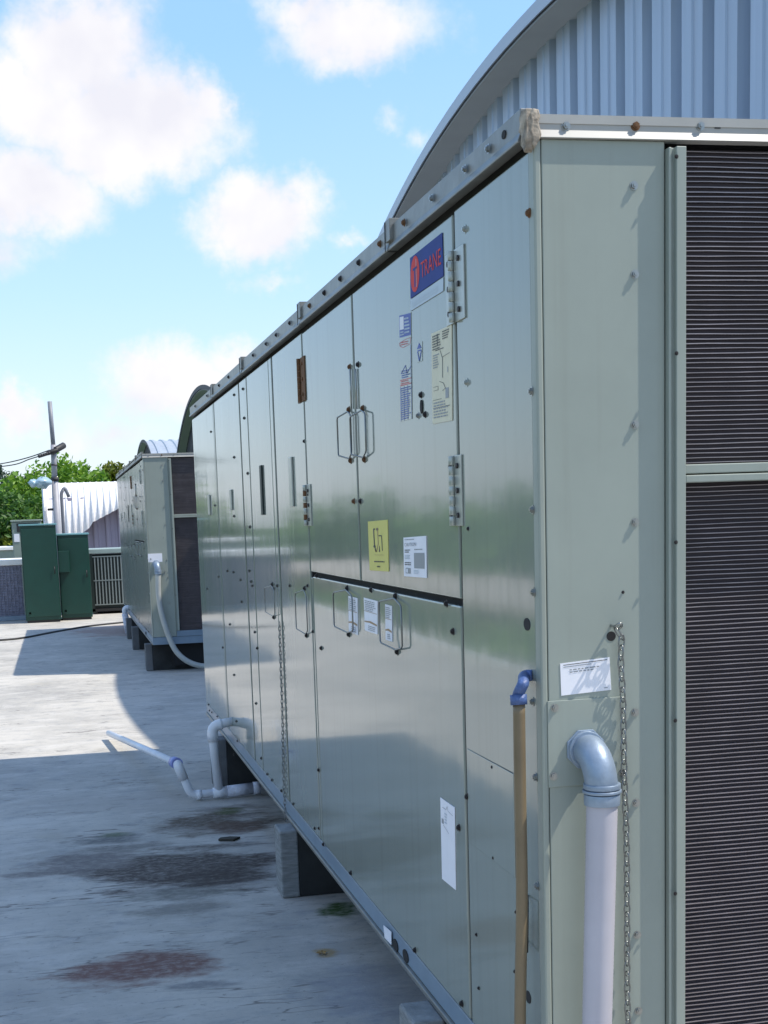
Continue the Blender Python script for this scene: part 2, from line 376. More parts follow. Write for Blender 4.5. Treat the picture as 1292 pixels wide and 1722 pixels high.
def tag(o, label, cat, group=None, kind=None):
    o['label'] = label; o['category'] = cat
    if group: o['group'] = group
    if kind: o['kind'] = kind
    return o
def empty(name, loc, label, cat, group=None):
    o = bpy.data.objects.new(name, None); COL.objects.link(o); o.location = loc; o.empty_display_size = .2
    return tag(o, label, cat, group)
def arc(c, a0, a1, r, n, plane):
    out = []
    for i in range(n + 1):
        a = a0 + (a1 - a0) * i / n; u, v = r * math.cos(a), r * math.sin(a)
        out.append({'xz': Vector((c[0] + u, c[1], c[2] + v)), 'yz': Vector((c[0], c[1] + u, c[2] + v)), 'xy': Vector((c[0] + u, c[1] + v, c[2]))}[plane])
    return out
def smooth_path(pts, n=8):
    """Catmull-Rom through pts"""
    P = [Vector(p) for p in pts]; P = [P[0] * 2 - P[1]] + P + [P[-1] * 2 - P[-2]]; out = []
    for i in range(1, len(P) - 2):
        for k in range(n):
            t = k / n; a, b, c, d = P[i-1], P[i], P[i+1], P[i+2]
            out.append(.5 * ((2*b) + (c - a) * t + (2*a - 5*b + 4*c - d) * t*t + (3*b - a - 3*c + d) * t**3))
    out.append(P[-2]); return out
def corner_path(pts, r, n=5):
    P = [Vector(p) for p in pts]; out = [P[0]]
    for i in range(1, len(P) - 1):
        a = (P[i-1] - P[i]).normalized(); b = (P[i+1] - P[i]).normalized()
        for k in range(n + 1):
            t = k / n; out.append(P[i] + a * r * (1 - t)**2 + b * r * t**2)
    out.append(P[-1]); return out
TXT = {}
def text_mesh(s):
    if s not in TXT:
        cu = bpy.data.curves.new('lettering', 'FONT'); cu.body = s; cu.resolution_u = 2
        ob = bpy.data.objects.new('lettering', cu); COL.objects.link(ob)
        dg = bpy.context.evaluated_depsgraph_get(); me = ob.evaluated_get(dg).to_mesh()
        vs = [(v.co.x, v.co.y) for v in me.vertices]; fs = [tuple(p.vertices) for p in me.polygons]
        x0 = min(v[0] for v in vs); x1 = max(v[0] for v in vs); y0 = min(v[1] for v in vs); y1 = max(v[1] for v in vs)
        TXT[s] = ([((v[0] - x0) / (x1 - x0), (v[1] - y0) / (y1 - y0)) for v in vs], fs)
        ob.evaluated_get(dg).to_mesh_clear()
        bpy.data.objects.remove(ob); bpy.data.curves.remove(cu)
    return TXT[s]

X0 = 0.90            # plane of the long painted side
Y0 = 2.52            # plane of the coil end
def S(px, py): p = at_x(px, py, X0); return (p.y, p.z)
def E(px, py): p = at_y(px, py, Y0); return (p.x, p.z)

class Label:
    """a printed sticker: quad TL, TR, BR, BL given on the side (or end) plane; marks in u (right) v (up)"""
    def __init__(s, quad, m, side=True, off=.0022):
        s.q = [Vector((c[0], c[1])) for c in quad]; s.side = side; s.off = off; s.mb = MB()
        s.poly([(0, 0), (1, 0), (1, 1), (0, 1)], m, 0)
        # the sticker's own edge thickness
        for a, b in (((0, 0), (1, 0)), ((1, 0), (1, 1)), ((1, 1), (0, 1)), ((0, 1), (0, 0))):
            s.mb.face([s.P(*a, 0), s.P(*b, 0), s.P(*b, -off * .7), s.P(*a, -off * .7)], m)
    def P(s, u, v, h):
        tl, tr, br, bl = s.q
        p = bl * (1-u) * (1-v) + br * u * (1-v) + tr * u * v + tl * (1-u) * v
        return (X0 - s.off - h, p.x, p.y) if s.side else (p.x, Y0 - s.off - h, p.y)
    def poly(s, uv, m, h=.0006): s.mb.face([s.P(u, v, h) for u, v in uv], m)
    def rect(s, u0, v0, u1, v1, m, h=.0006): s.poly([(u0, v0), (u1, v0), (u1, v1), (u0, v1)], m, h)
    def line(s, pts, w, m, h=.0007, asp=1.0):
        for (a, b), (c, d) in zip(pts, pts[1:]):
            dx, dy = c - a, (d - b) * asp; l = math.hypot(dx, dy) or 1; nx, ny = -dy / l * w / 2, dx / l * w / 2 / asp
            s.poly([(a - nx, b - ny), (c - nx, d - ny), (c + nx, d + ny), (a + nx, b + ny)], m, h)
    def disc(s, u, v, ru, rv, m, h=.0006, n=28): s.poly([(u + ru * math.cos(2*math.pi*i/n), v + rv * math.sin(2*math.pi*i/n)) for i in range(n)], m, h)
    def text(s, t, u0, v0, u1, v1, m, h=.001):
        vs, fs = text_mesh(t)
        for f in fs: s.poly([(u0 + vs[i][0] * (u1 - u0), v0 + vs[i][1] * (v1 - v0)) for i in f], m, h)
    def lines(s, u0, v0, u1, v1, n, m, seed=1):
        r = random.Random(seed); dv = (v1 - v0) / n
        for i in range(n):
            v = v1 - dv * (i + .75); u = u0
            end = u1 - (u1 - u0) * r.uniform(0, .3)
            while u < end:
                w = min((u1 - u0) * r.uniform(.06, .2), end - u); s.rect(u, v, u + w, v + dv * .5, m, .0007); u += w + (u1 - u0) * .035
    def build(s, name, parent, label=None):
        o = s.mb.build(name, parent)
        if label: o['label'] = label
        return o

# ------------------------------------------------------------------ ground, deck
def struct(o): o['kind'] = 'structure'; return o
b = MB(); b.face([(-900, -900, -5), (900, -900, -5), (900, 900, -5), (-900, 900, -5)], 'grass'); struct(b.build('ground'))
b = MB()
b.box(-2.6, 46, -16, 36, -5, 0, 'deck_concrete'); b.box(3.2, 46, 36.0, 92, -5, -.003, 'deck_concrete')
struct(b.build('roof_deck'))
b = MB(); b.box(-2.6, -2.45, -16, 35.7, .003, .07, 'ledge_white'); b.box(-2.6, 3.0, 35.7, 36, .003, .22, 'ledge_white')
tag(b.build('parapet', bevel=.01), 'low white parapet kerb along the left and far edges of the concrete roof', 'wall')

# ------------------------------------------------------------------ hardware shared by all units
def hexbolt(m, r=.0085, h=.0075, wr=.0115):
    b = MB()
    b.prism([(wr * math.cos(a * math.pi / 8), wr * math.sin(a * math.pi / 8)) for a in range(16)], 'z', 0, .0018, m)
    b.prism([(r * math.cos(a * math.pi / 3 + .3), r * math.sin(a * math.pi / 3 + .3)) for a in range(6)], 'z', .0018, h, m)
    b.prism([(r * .55 * math.cos(a * math.pi / 4), r * .55 * math.sin(a * math.pi / 4)) for a in range(8)], 'z', h, h + .0025, m)
    o = b.build('bolt'); me = o.data; bpy.data.objects.remove(o); return me
BOLT = {k: hexbolt(k) for k in ('steel', 'dark_steel', 'rust', 'hinge_metal')}
def bolt_side(px, py, parent, m='dark_steel', s=1.0, x=X0, stand=0.0):
    p = at_x(px, py, x); return bolt_at((x - stand, p.y, p.z), 'x', parent, m, s)
def bolt_at(loc, ax, parent, m='dark_steel', s=1.0):
    s *= .80
    o = bpy.data.objects.new('bolt', BOLT[m]); COL.objects.link(o); o.location = loc
    o.rotation_euler = (0, -math.pi / 2, 0) if ax == 'x' else (math.pi / 2, 0, 0)
    o.rotation_euler.rotate_axis('Z', random.uniform(0, 1)); o.scale = (s, s, s)
    o.parent = parent; o.matrix_parent_inverse = wmat(parent).inverted(); return o

# ------------------------------------------------------------------ the rooftop air conditioning unit
YB = 9.24            # far end of the unit
ZT, ZP, ZR = 2.260, .378, .295
UX1 = 3.12           # far long side
unit = empty('rooftop_unit', (2.0, 5.9, 0), 'large glossy grey-green rooftop air conditioner in the foreground with sticker covered doors', 'air conditioner', 'rooftop air conditioners')
b = MB(); b.box(X0 + .022, UX1, Y0 + .06, YB - .02, ZR + .004, 2.30, 'core_dark'); b.build('cabinet', unit)
b = MB(); b.box(1.12, UX1 - .03, Y0 + .10, YB - .04, .05, ZR + .002, 'core_dark'); b.build('under_blocker', unit)  # added box that blocks light under the unit so the beams stay dark
b = MB(); b.box(X0 + .003, UX1 + .01, YB - .018, YB, ZR, ZT, 'unit_paint'); b.build('rear_panel', unit, .003)
b = MB(); b.box(UX1 + .002, UX1 + .024, Y0 + .02, YB - .02, ZP, ZT, 'unit_paint'); b.build('back_panel', unit, .003)
b = MB(); b.box(X0 - .004, UX1 + .02, Y0 - .004, YB + .004, 2.302, 2.318, 'trim_white'); b.build('roof_sheet', unit)
def panel(name, y0, y1, z0, z1, m='unit_paint', x=X0, t=.02):
    b = MB(); b.box(x, x + t, y0, y1, z0, z1, m); return b.build(name, unit, .004, 3)
G = .006
corner = panel('corner_panel', 2.545, 3.044, ZP, ZT)
door_r = panel('door', 3.062, 4.131, 1.399, ZT - .004); door_r['label'] = 'upper door carrying the red and blue sticker, beside the end corner'
door_l = panel('door', 4.153, 5.006, 1.399, ZT - .004); door_l['label'] = 'plain upper door between the wire pull handle and the rusty hinge'
low = panel('lower_panel', 3.062, 4.972, ZP, 1.382)
p3 = panel('access_panel', 5.030, 5.728, ZP, ZT)
b = MB(); b.box(X0, X0 + .02, 4.985, 5.010, ZP, 1.378, 'unit_paint'); b.build('seam_strip', unit, .003)
p4 = panel('access_panel', 5.850, 6.524, ZP, ZT)
post = panel('seam_post', 5.766, 5.838, ZP, ZT)
p5 = panel('filler_panel', 6.552, 6.800, ZP, ZT)
p6 = panel('access_panel', 6.842, 7.915, ZP, ZT)
p7 = panel('access_panel', 7.992, YB - .004, ZP, ZT)
post2 = panel('seam_post', 7.950, 7.982, ZP, ZT)
for (ya, yb, za, zb) in ((3.045, 3.061, ZP, ZT), (4.132, 4.152, 1.405, ZT - .006), (5.011, 5.029, ZP, ZT), (5.729, 5.765, ZP, ZT), (6.525, 6.551, ZP, ZT), (6.801, 6.841, ZP, ZT), (7.916, 7.949, ZP, ZT)):
    b = MB(); b.box(X0 + .005, X0 + .021, ya, yb, za, zb, 'core_dark'); b.build('gasket_shade', unit)  # black gasket strips also stand in for the shadow in the gaps
# wide base rail with a bright bottom lip
b = MB(); b.box(X0 + .004, X0 + .02, Y0 + .01, YB, ZR + .016, ZP - .006, 'rail_blue'); b.box(X0 - .006, X0 + .02, Y0 + .01, YB, ZR, ZR + .0155, 'trim_metal'); rail = b.build('base_rail', unit, .003)
# top trim of the long side, in lapped lengths
for i, (ya, yb, dz) in enumerate(((2.56, 3.62, .0), (3.60, 4.96, -.002), (4.95, 6.60, .001), (6.58, 7.86, -.002), (7.85, YB + .006, .0))):
    b = MB(); xo = X0 - .010 - (.0025 if i % 2 else 0)
    b.prism([(xo, 2.340 + dz), (xo, 2.298), (xo - .006, 2.284), (xo - .006, 2.279), (X0 + .01, 2.279), (X0 + .01, 2.340 + dz)], 'y', ya, yb, 'trim_metal'); b.build('roof_trim', unit, .0015)
for yy in (3.61, 4.965, 6.59, 7.86):
    b = MB(); b.box(X0 - .020, X0 + .03, yy - .045, yy + .004, 2.300, 2.354, 'trim_metal'); b.box(X0 - .0225, X0 - .0205, yy - .002, yy + .002, 2.278, 2.352, 'core_dark'); b.build('trim_splice', unit, .002)
# end trim
b = MB(); b.prism([(Y0 - .002, 2.318), (Y0 - .002, 2.291), (Y0 - .0095, 2.276), (Y0 + .02, 2.276), (Y0 + .02, 2.318)], 'x', X0 - .004, UX1 + .02, 'trim_white'); b.build('end_trim', unit, .001)
b = MB()
r2 = random.Random(3)
b = MB()
def lump(mb, c, r, m, seed=1, n=10):
    rr = random.Random(seed); k = len(mb.v); rings = 7
    for i in range(rings + 1):
        th = math.pi * i / rings
        for j in range(n):
            ph = 2 * math.pi * j / n; q = 1 + rr.uniform(-.25, .25)
            mb.v.append((c[0] + r[0] * q * math.sin(th) * math.cos(ph), c[1] + r[1] * q * math.sin(th) * math.sin(ph), c[2] + r[2] * q * math.cos(th)))
    for i in range(rings):
        for j in range(n):
            mb.f.append((k + i*n + j, k + i*n + (j+1) % n, k + (i+1)*n + (j+1) % n, k + (i+1)*n + j)); mb.m.append(mb.mi(m)); mb.sm.append(True)
b.prism([(X0 - .004, 2.326), (X0 + .008, 2.324), (X0 + .011, 2.312), (X0 + .007, 2.303), (X0 + .010, 2.292), (X0 + .013, 2.280), (X0 + .008, 2.270), (X0 + .003, 2.262), (X0 - .001, 2.256), (X0 - .006, 2.264), (X0 - .005, 2.275), (X0 - .010, 2.288), (X0 - .007, 2.304), (X0 - .010, 2.316)], 'y', Y0 - .0122, Y0 + .004, 'sealant')
b.prism([(Y0 - .010, 2.326), (Y0 + .014, 2.328), (Y0 + .030, 2.318), (Y0 + .024, 2.306), (Y0 + .034, 2.296), (Y0 + .018, 2.284), (Y0 + .022, 2.268), (Y0 + .010, 2.260), (Y0 + .002, 2.250), (Y0 - .006, 2.256), (Y0 - .010, 2.274)], 'x', X0 - .0178, X0 - .002, 'sealant')
o = b.build('sealant_patch', unit, .0025, 2); o['label'] = 'torn tan sealant over the roof corner'
# end face
b = MB(); b.box(X0, X0 + .0145, Y0 - .001, Y0 + .03, ZP, 2.2755, 'end_paint'); b.build('corner_post', unit, .004)
ep = MB(); ep.box(X0 + .0155, 1.160, Y0, Y0 + .03, ZP, 2.2755, 'end_paint'); endp = ep.build('end_panel', unit, .002)
def channel(x):
    b = MB(); b.prism([(x, Y0 + .03), (x, Y0 - .014), (x + .006, Y0 - .014), (x + .006, Y0 - .009), (x + .012, Y0 - .009), (x + .012, Y0 - .022), (x + .032, Y0 - .022), (x + .032, Y0 + .03)], 'z', .44, 2.262, 'end_paint')
    return b.build('coil_frame', unit, .0015)
ch1 = channel(1.162); ch2 = channel(2.98)
b = MB(); b.box(3.013, UX1, Y0, Y0 + .03, ZP, ZT, 'end_paint'); b.build('end_panel', unit, .002)
b = MB(); b.box(1.195, 2.98, Y0 - .016, Y0 + .03, 1.657, 1.675, 'end_paint'); b.box(1.195, 2.98, Y0 - .019, Y0 + .03, 1.640, 1.6545, 'end_paint'); b.build('coil_crossbar', unit, .002)
b = MB(); b.box(X0, UX1, Y0 - .004, Y0 + .03, ZR, ZP - .004, 'rail_blue'); b.box(1.162, 3.01, Y0 - .010, Y0 + .03, ZP - .002, .436, 'rail_blue'); b.build('end_rail', unit, .003)
coil = MB(); coil.box(1.190, 2.985, Y0 + .034, Y0 + .055, .43, 2.27, 'coil_back')
cobj = coil.build('coil', unit)
fins = MB(); r1 = random.Random(11)
for z0, z1 in ((.442, 1.636), (1.679, 2.266)):
    z = z0
    while z < z1:
        ph = r1.uniform(0, 6); am = r1.uniform(.0002, .0007); th = r1.uniform(.0007, .0010); k = len(fins.v); n = 26
        for i in range(n + 1):
            x = 1.194 + (2.98 - 1.194) * i / n; dz = am * math.sin(x * 9 + ph) + .0004 * math.sin(x * 31 + ph * 2)
            fins.v += [(x, Y0 + .026, z + dz - th), (x, Y0 + .026, z + dz + th), (x, Y0 + .034, z + dz + th), (x, Y0 + .034, z + dz - th)]
        for i in range(n):
            for j in range(3):
                q = k + i * 4; fins.f.append((q + j, q + 4 + j, q + 4 + (j + 1) % 4, q + (j + 1) % 4)); fins.m.append(fins.mi('coil_fin')); fins.sm.append(False)
        z += .00915
fins.build('fin_wires', cobj)
# end details
for px, py in ((1066, 312), (1068, 461), (1068, 714), (1068, 878), (1068, 1198), (1070, 1350), (1072, 1572), (1074, 1700)):
    x, z = E(px, py); bolt_at((x, Y0, z), 'y', endp, 'steel', .92)
for px, py in ((1138, 263), (1138, 594), (1137, 912), (1136, 1212), (1136, 1503)):
    p = at_y(px, py, Y0 - .022); bolt_at((p.x, Y0 - .022, p.z), 'y', ch1, 'dark_steel', .42)
for px, m_ in ((951, 'steel'), (1068, 'rust'), (1177, 'steel')):
    p = at_y(px, 212, Y0); bolt_at((p.x, Y0 - .002, p.z), 'y', unit, m_, 1.0)
x, z = E(1206, 214); b = MB(); b.box(x - .006, x + .006, Y0 - .0035, Y0 - .0022, z - .003, z + .003, 'print_black'); b.build('slot', unit)
# small plate below the paper with three bolts
(x0, z1), (x1, z0) = E(920, 1180), E(1050, 1313)
b = MB(); b.box(x0, x1, Y0 - .0035, Y0 - .0005, z0 - .002, z1 + .001, 'end_paint'); plate = b.build('gland_plate', unit, .001)
for px, py in ((932, 1190), (930, 1305), (1046, 1299)):
    x, z = E(px, py); bolt_at((x, Y0 - .0035, z), 'y', plate, 'steel', .9)
x, z = E(1028, 1070); b = MB(); b.prism([(x + .0095 * math.cos(a * math.pi / 12), z + .0095 * math.sin(a * math.pi / 12)) for a in range(24)], 'y', Y0 - .0008, Y0 + .001, 'core_dark'); b.build('hole', endp)
b = MB(); x, z = E(1028, 1052); b.tube(smooth_path([(x, Y0, z), (x, Y0 - .02, z), (x + .006, Y0 - .03, z + .006), (x + .012, Y0 - .024, z), (x + .008, Y0 - .016, z - .006)], 4), .0028, 'steel', 8); b.build('eye_hook', endp)
x, z = E(1048, 996); bolt_at((x, Y0, z), 'y', endp, 'dark_steel', .35)
lb = Label([E(942, 1116), E(1025, 1105), E(1028, 1160), E(944, 1170)], 'label_white', side=False, off=.0012)
lb.rect(.06, .925, .95, .945, 'print_black'); lb.rect(.06, .86, .62, .88, 'print_grey'); lb.lines(.18, .66, .82, .80, 2, 'print_grey', 4); lb.rect(.86, .08, .93, .1, 'print_grey')
lb.build('paper_label', endp)

# corner panel details
for px, py, m_ in ((783, 385, 'hinge_metal'), (786, 643, 'hinge_metal'), (891, 358, 'rust'), (895, 658, 'steel'), (897, 857, 'steel'), (899, 996, 'steel'), (897, 1180, 'steel'), (902, 1307, 'steel'),
                   (905, 1490, 'steel'), (787, 1340, 'dark_steel')):
    bolt_side(px, py, corner, m_, 1.0)
for px, py in ((802, 1572), (806, 1662), (869, 1534), (867, 1634), (829, 1290), (831, 1443), (788, 889)): bolt_side(px, py, corner, 'dark_steel', .55)
def groove(pts, parent, w=.003, m='print_black'):
    b = MB()
    for (a, c) in zip(pts, pts[1:]):
        (ya, za), (yb, zb) = S(*a), S(*c); d = Vector((yb - ya, zb - za)).normalized(); n_ = Vector((-d.y, d.x)) * w / 2
        b.face([(X0 - .0006, ya - n_.x, za - n_.y), (X0 - .0006, yb - n_.x, zb - n_.y), (X0 - .0006, yb + n_.x, zb + n_.y), (X0 - .0006, ya + n_.x, za + n_.y)], m)
    return b
sub = MB(); ya, yb_ = 2.692, 3.030
sub.box(X0 - .0022, X0 - .0003, ya, yb_, .828, 1.0515, 'unit_paint'); so_ = sub.build('cover_plate', corner, .0008)
gb = groove([(786, 1260), (863, 1301)], corner, .004); gb.build('cover_seam', corner)
def oval(px, py, ry, rz, parent, name='hole', m='core_dark', x=X0):
    y, z = S(px, py); b = MB(); b.prism([(y + ry * math.cos(a * math.pi / 12), z + rz * math.sin(a * math.pi / 12)) for a in range(24)], 'x', x - .0012, x + .002, m); return b.build(name, parent)
oval(887, 1050, .019, .0125, corner); oval(889, 1677, .017, .013, corner)
b = MB(); yA, zA = S(889, 1506); yB2, zB = S(899, 1600)
b.tube([(X0 - .002, yA, zA), (X0 - .012, yA - .03, zA - .006), (X0 - .012, yB2 + .01, zB - .004), (X0 - .002, yA + .01, zB + .012)], .0022, 'black_rubber', 6); b.build('wire_latch', corner)

# door furniture
def hinge(parent, px0, px1, py0, py1, m, knuckle='hinge_metal'):
    (ya, z1), (yb, _) = S(px1, py0), S(px0, py0); _, z0 = S((px0 + px1) / 2, py1)
    _, z1 = S((px0 + px1) / 2, py0)
    w = yb - ya; b = MB()
    b.box(X0 - .004, X0 - .0003, ya, ya + w * .52, z0, z1, m)
    b.box(X0 - .004, X0 - .0003, ya + w * .60, yb, z0, z1, m)
    n = 7; yk = ya + w * .56
    for i in range(n):
        za, zb2 = z0 + (z1 - z0) * (i + .06) / n, z0 + (z1 - z0) * (i + .94) / n
        b.tube([(X0 - .009, yk, za), (X0 - .009, yk, zb2)], .0075, knuckle if i % 2 else m, 10)
    hb = b
    for f_ in (.15, .5, .85):
        z = z0 + (z1 - z0) * f_
        for q in (.26, .80): hb.prism([(ya + w * q + .007 * math.cos(a * math.pi / 3), z + .007 * math.sin(a * math.pi / 3)) for a in range(6)], 'x', X0 - .0085, X0 - .004, 'dark_steel' if m != 'rust' else 'rust')
    return b.build('hinge', parent, .0008)
hinge(door_r, 751, 782, 420, 543, 'hinge_metal')
hinge(door_r, 756, 778, 766, 884, 'hinge_metal')
h_ = hinge(door_l, 500, 513, 602, 677, 'rust', 'rust'); h_['label'] = 'rusty upper hinge'
hinge(door_l, 511, 523, 815, 884, 'hinge_metal', 'rust')
def bail(parent, px0, px1, pyt, pyb, bm='dark_steel', stand=.026, r=.0025):
    """wire pull handle: long loop standing off the panel between two bolts"""
    (ya, zt), (yb, _) = S(px1, pyt), S(px0, pyt); _, zb = S((px0 + px1) / 2, pyb); _, zt = S((px0 + px1) / 2, pyt)
    ym = (ya + yb) / 2; hh = zt - zb; w = (yb - ya) / 2 * .86
    pts = [(X0 - .006, ym, zt), (X0 - stand, ym + w * .9, zt - hh * .09), (X0 - stand, ym + w, zt - hh * .14), (X0 - stand, ym + w, zb + hh * .14), (X0 - stand, ym + w * .9, zb + hh * .09), (X0 - .006, ym, zb),
           (X0 - .012, ym - w * .9, zb + hh * .09), (X0 - .012, ym - w, zb + hh * .14), (X0 - .012, ym - w, zt - hh * .14), (X0 - .012, ym - w * .9, zt - hh * .09)]
    b = MB(); b.tube(pts, r, 'wire_steel', 8, closed=True); o = b.build('pull_handle', parent)
    for z in (zt + .006, zb - .006): bolt_at((X0, ym, z), 'x', parent, bm, 1.1)
    return o
bail(door_l, 579, 597, 692, 772, 'rust'); bail(door_r, 601, 622, 690, 770, 'rust')
bail(low, 571, 600, 992, 1063); bail(low, 650, 684, 1006, 1092)
bail(p3, 506, 521, 992, 1065, r=.0022)
bail(p4, 452, 466, 985, 1035, r=.0018, stand=.022)
for px, py, m_ in ((589, 617, 'rust'), (603, 613, 'dark_steel')): bolt_side(px, py, door_l if px < 595 else door_r, m_, 1.05)
for px, py, m_ in ((596, 843, 'rust'), (607, 843, 'dark_steel')): bolt_side(px, py, door_l if px < 600 else door_r, m_, 1.05)
for px, par in ((591, door_l), (600, door_r)):
    b = MB(); (y, z1), (_, z0) = S(px, 620), S(px + 1, 688); b.tube([(X0 - .004, y, z0), (X0 - .004, y, z1)], .003, 'hinge_metal', 8); b.build('latch_rod', par)
b = MB(); y, z = S(710, 684)
b.prism([(y + .011 * math.cos(a * math.pi / 10), z + .017 * math.sin(a * math.pi / 10)) for a in range(20)], 'x', X0 - .003, X0 - .0004, 'core_dark'); lock = b.build('lock_plate', door_r)
for px, py in ((709, 664), (704, 699), (716, 697)): bolt_side(px, py, door_r, 'dark_steel' if px > 708 else 'steel', .95)

# stickers
lb = Label([S(691, 434), S(745, 391), S(747, 464), S(692, 502)], 'label_blue')
lb.disc(.165, .52, .145, .44, 'label_red'); lb.rect(.10, .62, .235, .68, 'label_blue', .001); lb.rect(.145, .20, .185, .62, 'label_blue', .001); lb.rect(.205, .18, .215, .86, 'label_pale', .001)
lb.text('TRANE', .36, .30, .96, .68, 'label_red')
lb.build('sticker', door_r, 'blue sticker with a red disc and red word')
lb = Label([S(692, 504), S(747, 466), S(747, 489), S(692, 523)], 'label_pale'); lb.lines(.05, .2, .9, .7, 2, 'label_pale', 8); lb.build('sticker', door_r, 'faded pale strip under the blue sticker')
lb = Label([S(672, 530), S(692, 525), S(694, 704), S(675, 709)], 'unit_paint', off=.0010)
lb.rect(.02, .79, .98, .995, 'print_blue', .0003); lb.rect(.06, .86, .40, .98, 'label_white', .0006); lb.lines(.46, .81, .94, .97, 5, 'label_pale', 2); lb.lines(.08, .80, .42, .85, 2, 'label_pale', 9)
lb.line([(.0, .74), (.5, .76), (.98, .77), (.9, .71), (.3, .69), (.05, .71), (.0, .74)], .03, 'print_red', asp=8); lb.lines(.1, .71, .8, .75, 2, 'print_red', 3)
lb.rect(.94, .33, .97, .70, 'print_blue'); lb.line([(.1, .45), (.5, .52), (.6, .44), (.95, .5)], .04, 'print_blue', asp=8); lb.lines(.15, .40, .9, .48, 4, 'print_blue', 5)
lb.rect(.02, .335, .98, .345, 'print_red'); lb.rect(.02, .385, .98, .393, 'print_red'); lb.lines(.06, .345, .9, .385, 2, 'print_red', 6)
lb.lines(.04, .01, .96, .32, 15, 'print_blue', 7)
for q in (.02, .33, .64, .955): lb.rect(q, .0, q + .025, .33, 'print_blue')
lb.build('sticker', door_r, 'tall narrow sticker printed in blue and red')
lb = Label([S(701, 577), S(711, 574), S(711, 607), S(702, 610)], 'unit_paint', off=.001)
lb.poly([(.1, .68), (.9, .68), (.5, .98)], 'print_blue'); lb.rect(.2, .55, .85, .62, 'print_blue'); lb.line([(.2, .55), (.5, .03), (.85, .55)], .14, 'print_blue', asp=3); lb.build('sticker', door_r, 'small blue pictogram sticker')
lb = Label([S(727, 561), S(761, 546), S(762, 707), S(729, 713)], 'label_cream')
rr = random.Random(5)
lb.lines(.06, .80, .5, .97, 6, 'print_black', 12); lb.lines(.56, .88, .92, .98, 4, 'print_black', 13); lb.rect(.3, .85, .33, .97, 'print_black'); lb.rect(.2, .79, .62, .80, 'print_black')
lb.line([(.45, .78), (.55, .70), (.92, .72)], .02, 'print_black', asp=4); lb.rect(.55, .48, .575, .70, 'print_black'); lb.lines(.08, .60, .4, .76, 6, 'print_grey', 14); lb.rect(.80, .52, .84, .58, 'print_grey')
lb.line([(.4, .45), (.6, .42), (.7, .36), (.55, .34)], .02, 'print_black', asp=4); lb.rect(.08, .36, .32, .364, 'print_black'); lb.rect(.08, .40, .32, .404, 'print_black'); lb.rect(.32, .36, .335, .404, 'print_black')
lb.rect(.70, .25, .86, .36, 'print_grey'); lb.rect(.06, .255, .5, .26, 'print_black'); lb.lines(.08, .05, .9, .24, 6, 'print_grey', 15); lb.rect(.06, .165, .9, .172, 'print_black'); lb.build('sticker', door_r, 'tall cream wiring diagram sticker by the hinge side')
lb = Label([S(620, 877), S(653, 874), S(655, 961), S(623, 959)], 'label_yellow')
lb.line([(.30, .84), (.32, .50), (.40, .38)], .05, 'print_black', asp=1.6); lb.line([(.50, .86), (.52, .55), (.42, .38), (.34, .42)], .03, 'print_brown', asp=1.6); lb.line([(.55, .70), (.70, .70), (.72, .40)], .035, 'print_black', asp=1.6)
lb.disc(.32, .49, .06, .025, 'print_black'); lb.disc(.49, .83, .055, .03, 'print_black'); lb.rect(.29, .82, .38, .85, 'print_black'); lb.poly([(.54, .38), (.60, .38), (.585, .50), (.56, .50)], 'print_black')
lb.rect(.30, .315, .80, .32, 'print_brown'); lb.lines(.28, .16, .84, .21, 1, 'print_black', 21); lb.lines(.42, .06, .66, .11, 1, 'print_black', 22); lb.build('sticker', door_r, 'yellow sticker with a black line drawing of tools')
lb = Label([S(680, 904), S(718, 901), S(719, 972), S(681, 969)], 'label_white')
lb.text('CAUTION', .06, .77, .58, .86, 'print_grey'); lb.lines(.06, .92, .5, .96, 1, 'print_grey', 31); lb.lines(.06, .60, .32, .70, 2, 'print_black', 32); lb.lines(.50, .66, .92, .71, 1, 'print_grey', 33)
lb.rect(.48, .22, .93, .60, 'print_grey'); lb.lines(.06, .44, .36, .56, 3, 'label_pale', 34); lb.lines(.06, .28, .40, .38, 2, 'print_black', 35); lb.rect(.09, .08, .32, .22, 'print_grey'); lb.rect(.13, .10, .2, .2, 'label_white', .001); lb.lines(.46, .08, .7, .18, 3, 'label_pale', 36)
lb.build('sticker', door_r, 'white notice sticker with a grey square')
for i, q in enumerate(((587, 1002, 602, 1006, 603, 1068, 588, 1063), (613, 1005, 636, 1011, 636, 1067, 615, 1060), (649, 1016, 660, 1019, 661, 1079, 650, 1076))):
    lb = Label([S(*q[0:2]), S(*q[2:4]), S(*q[4:6]), S(*q[6:8])], 'label_white')
    lb.lines(.08, .62, .9, .95, 6, 'print_grey', 40 + i); lb.rect(.02, .60, .98, .615, 'print_brown'); lb.poly([(.02, .30), (.5, .34), (.98, .29), (.98, .24), (.4, .28), (.02, .26)], 'print_brown'); lb.lines(.3, .04, .9, .2, 3, 'print_grey', 50 + i)
    lb.build('sticker', low, ('white and brown sticker beside the left pull handle', 'widest white and brown sticker between the pull handles', 'narrow white sticker inside the right pull handle')[i])
lb = Label([S(742, 1341), S(766, 1358), S(768, 1497), S(745, 1478)], 'label_white')
lb.line([(.15, .90), (.42, .90), (.5, .95), (.56, .90), (.88, .885)], .015, 'print_grey', asp=2.5); lb.rect(.08, .70, .22, .76, 'print_grey'); lb.lines(.3, .72, .5, .86, 4, 'label_pale', 60); lb.line([(.2, .69), (.6, .63)], .014, 'print_grey', asp=2.5); lb.build('sticker', low, 'long blank-looking white sticker low on the panel')
lb = Label([S(646, 1556), S(659, 1567), S(659, 1589), S(648, 1577)], 'label_white'); lb.build('sticker', rail, 'small white square on the base rail')
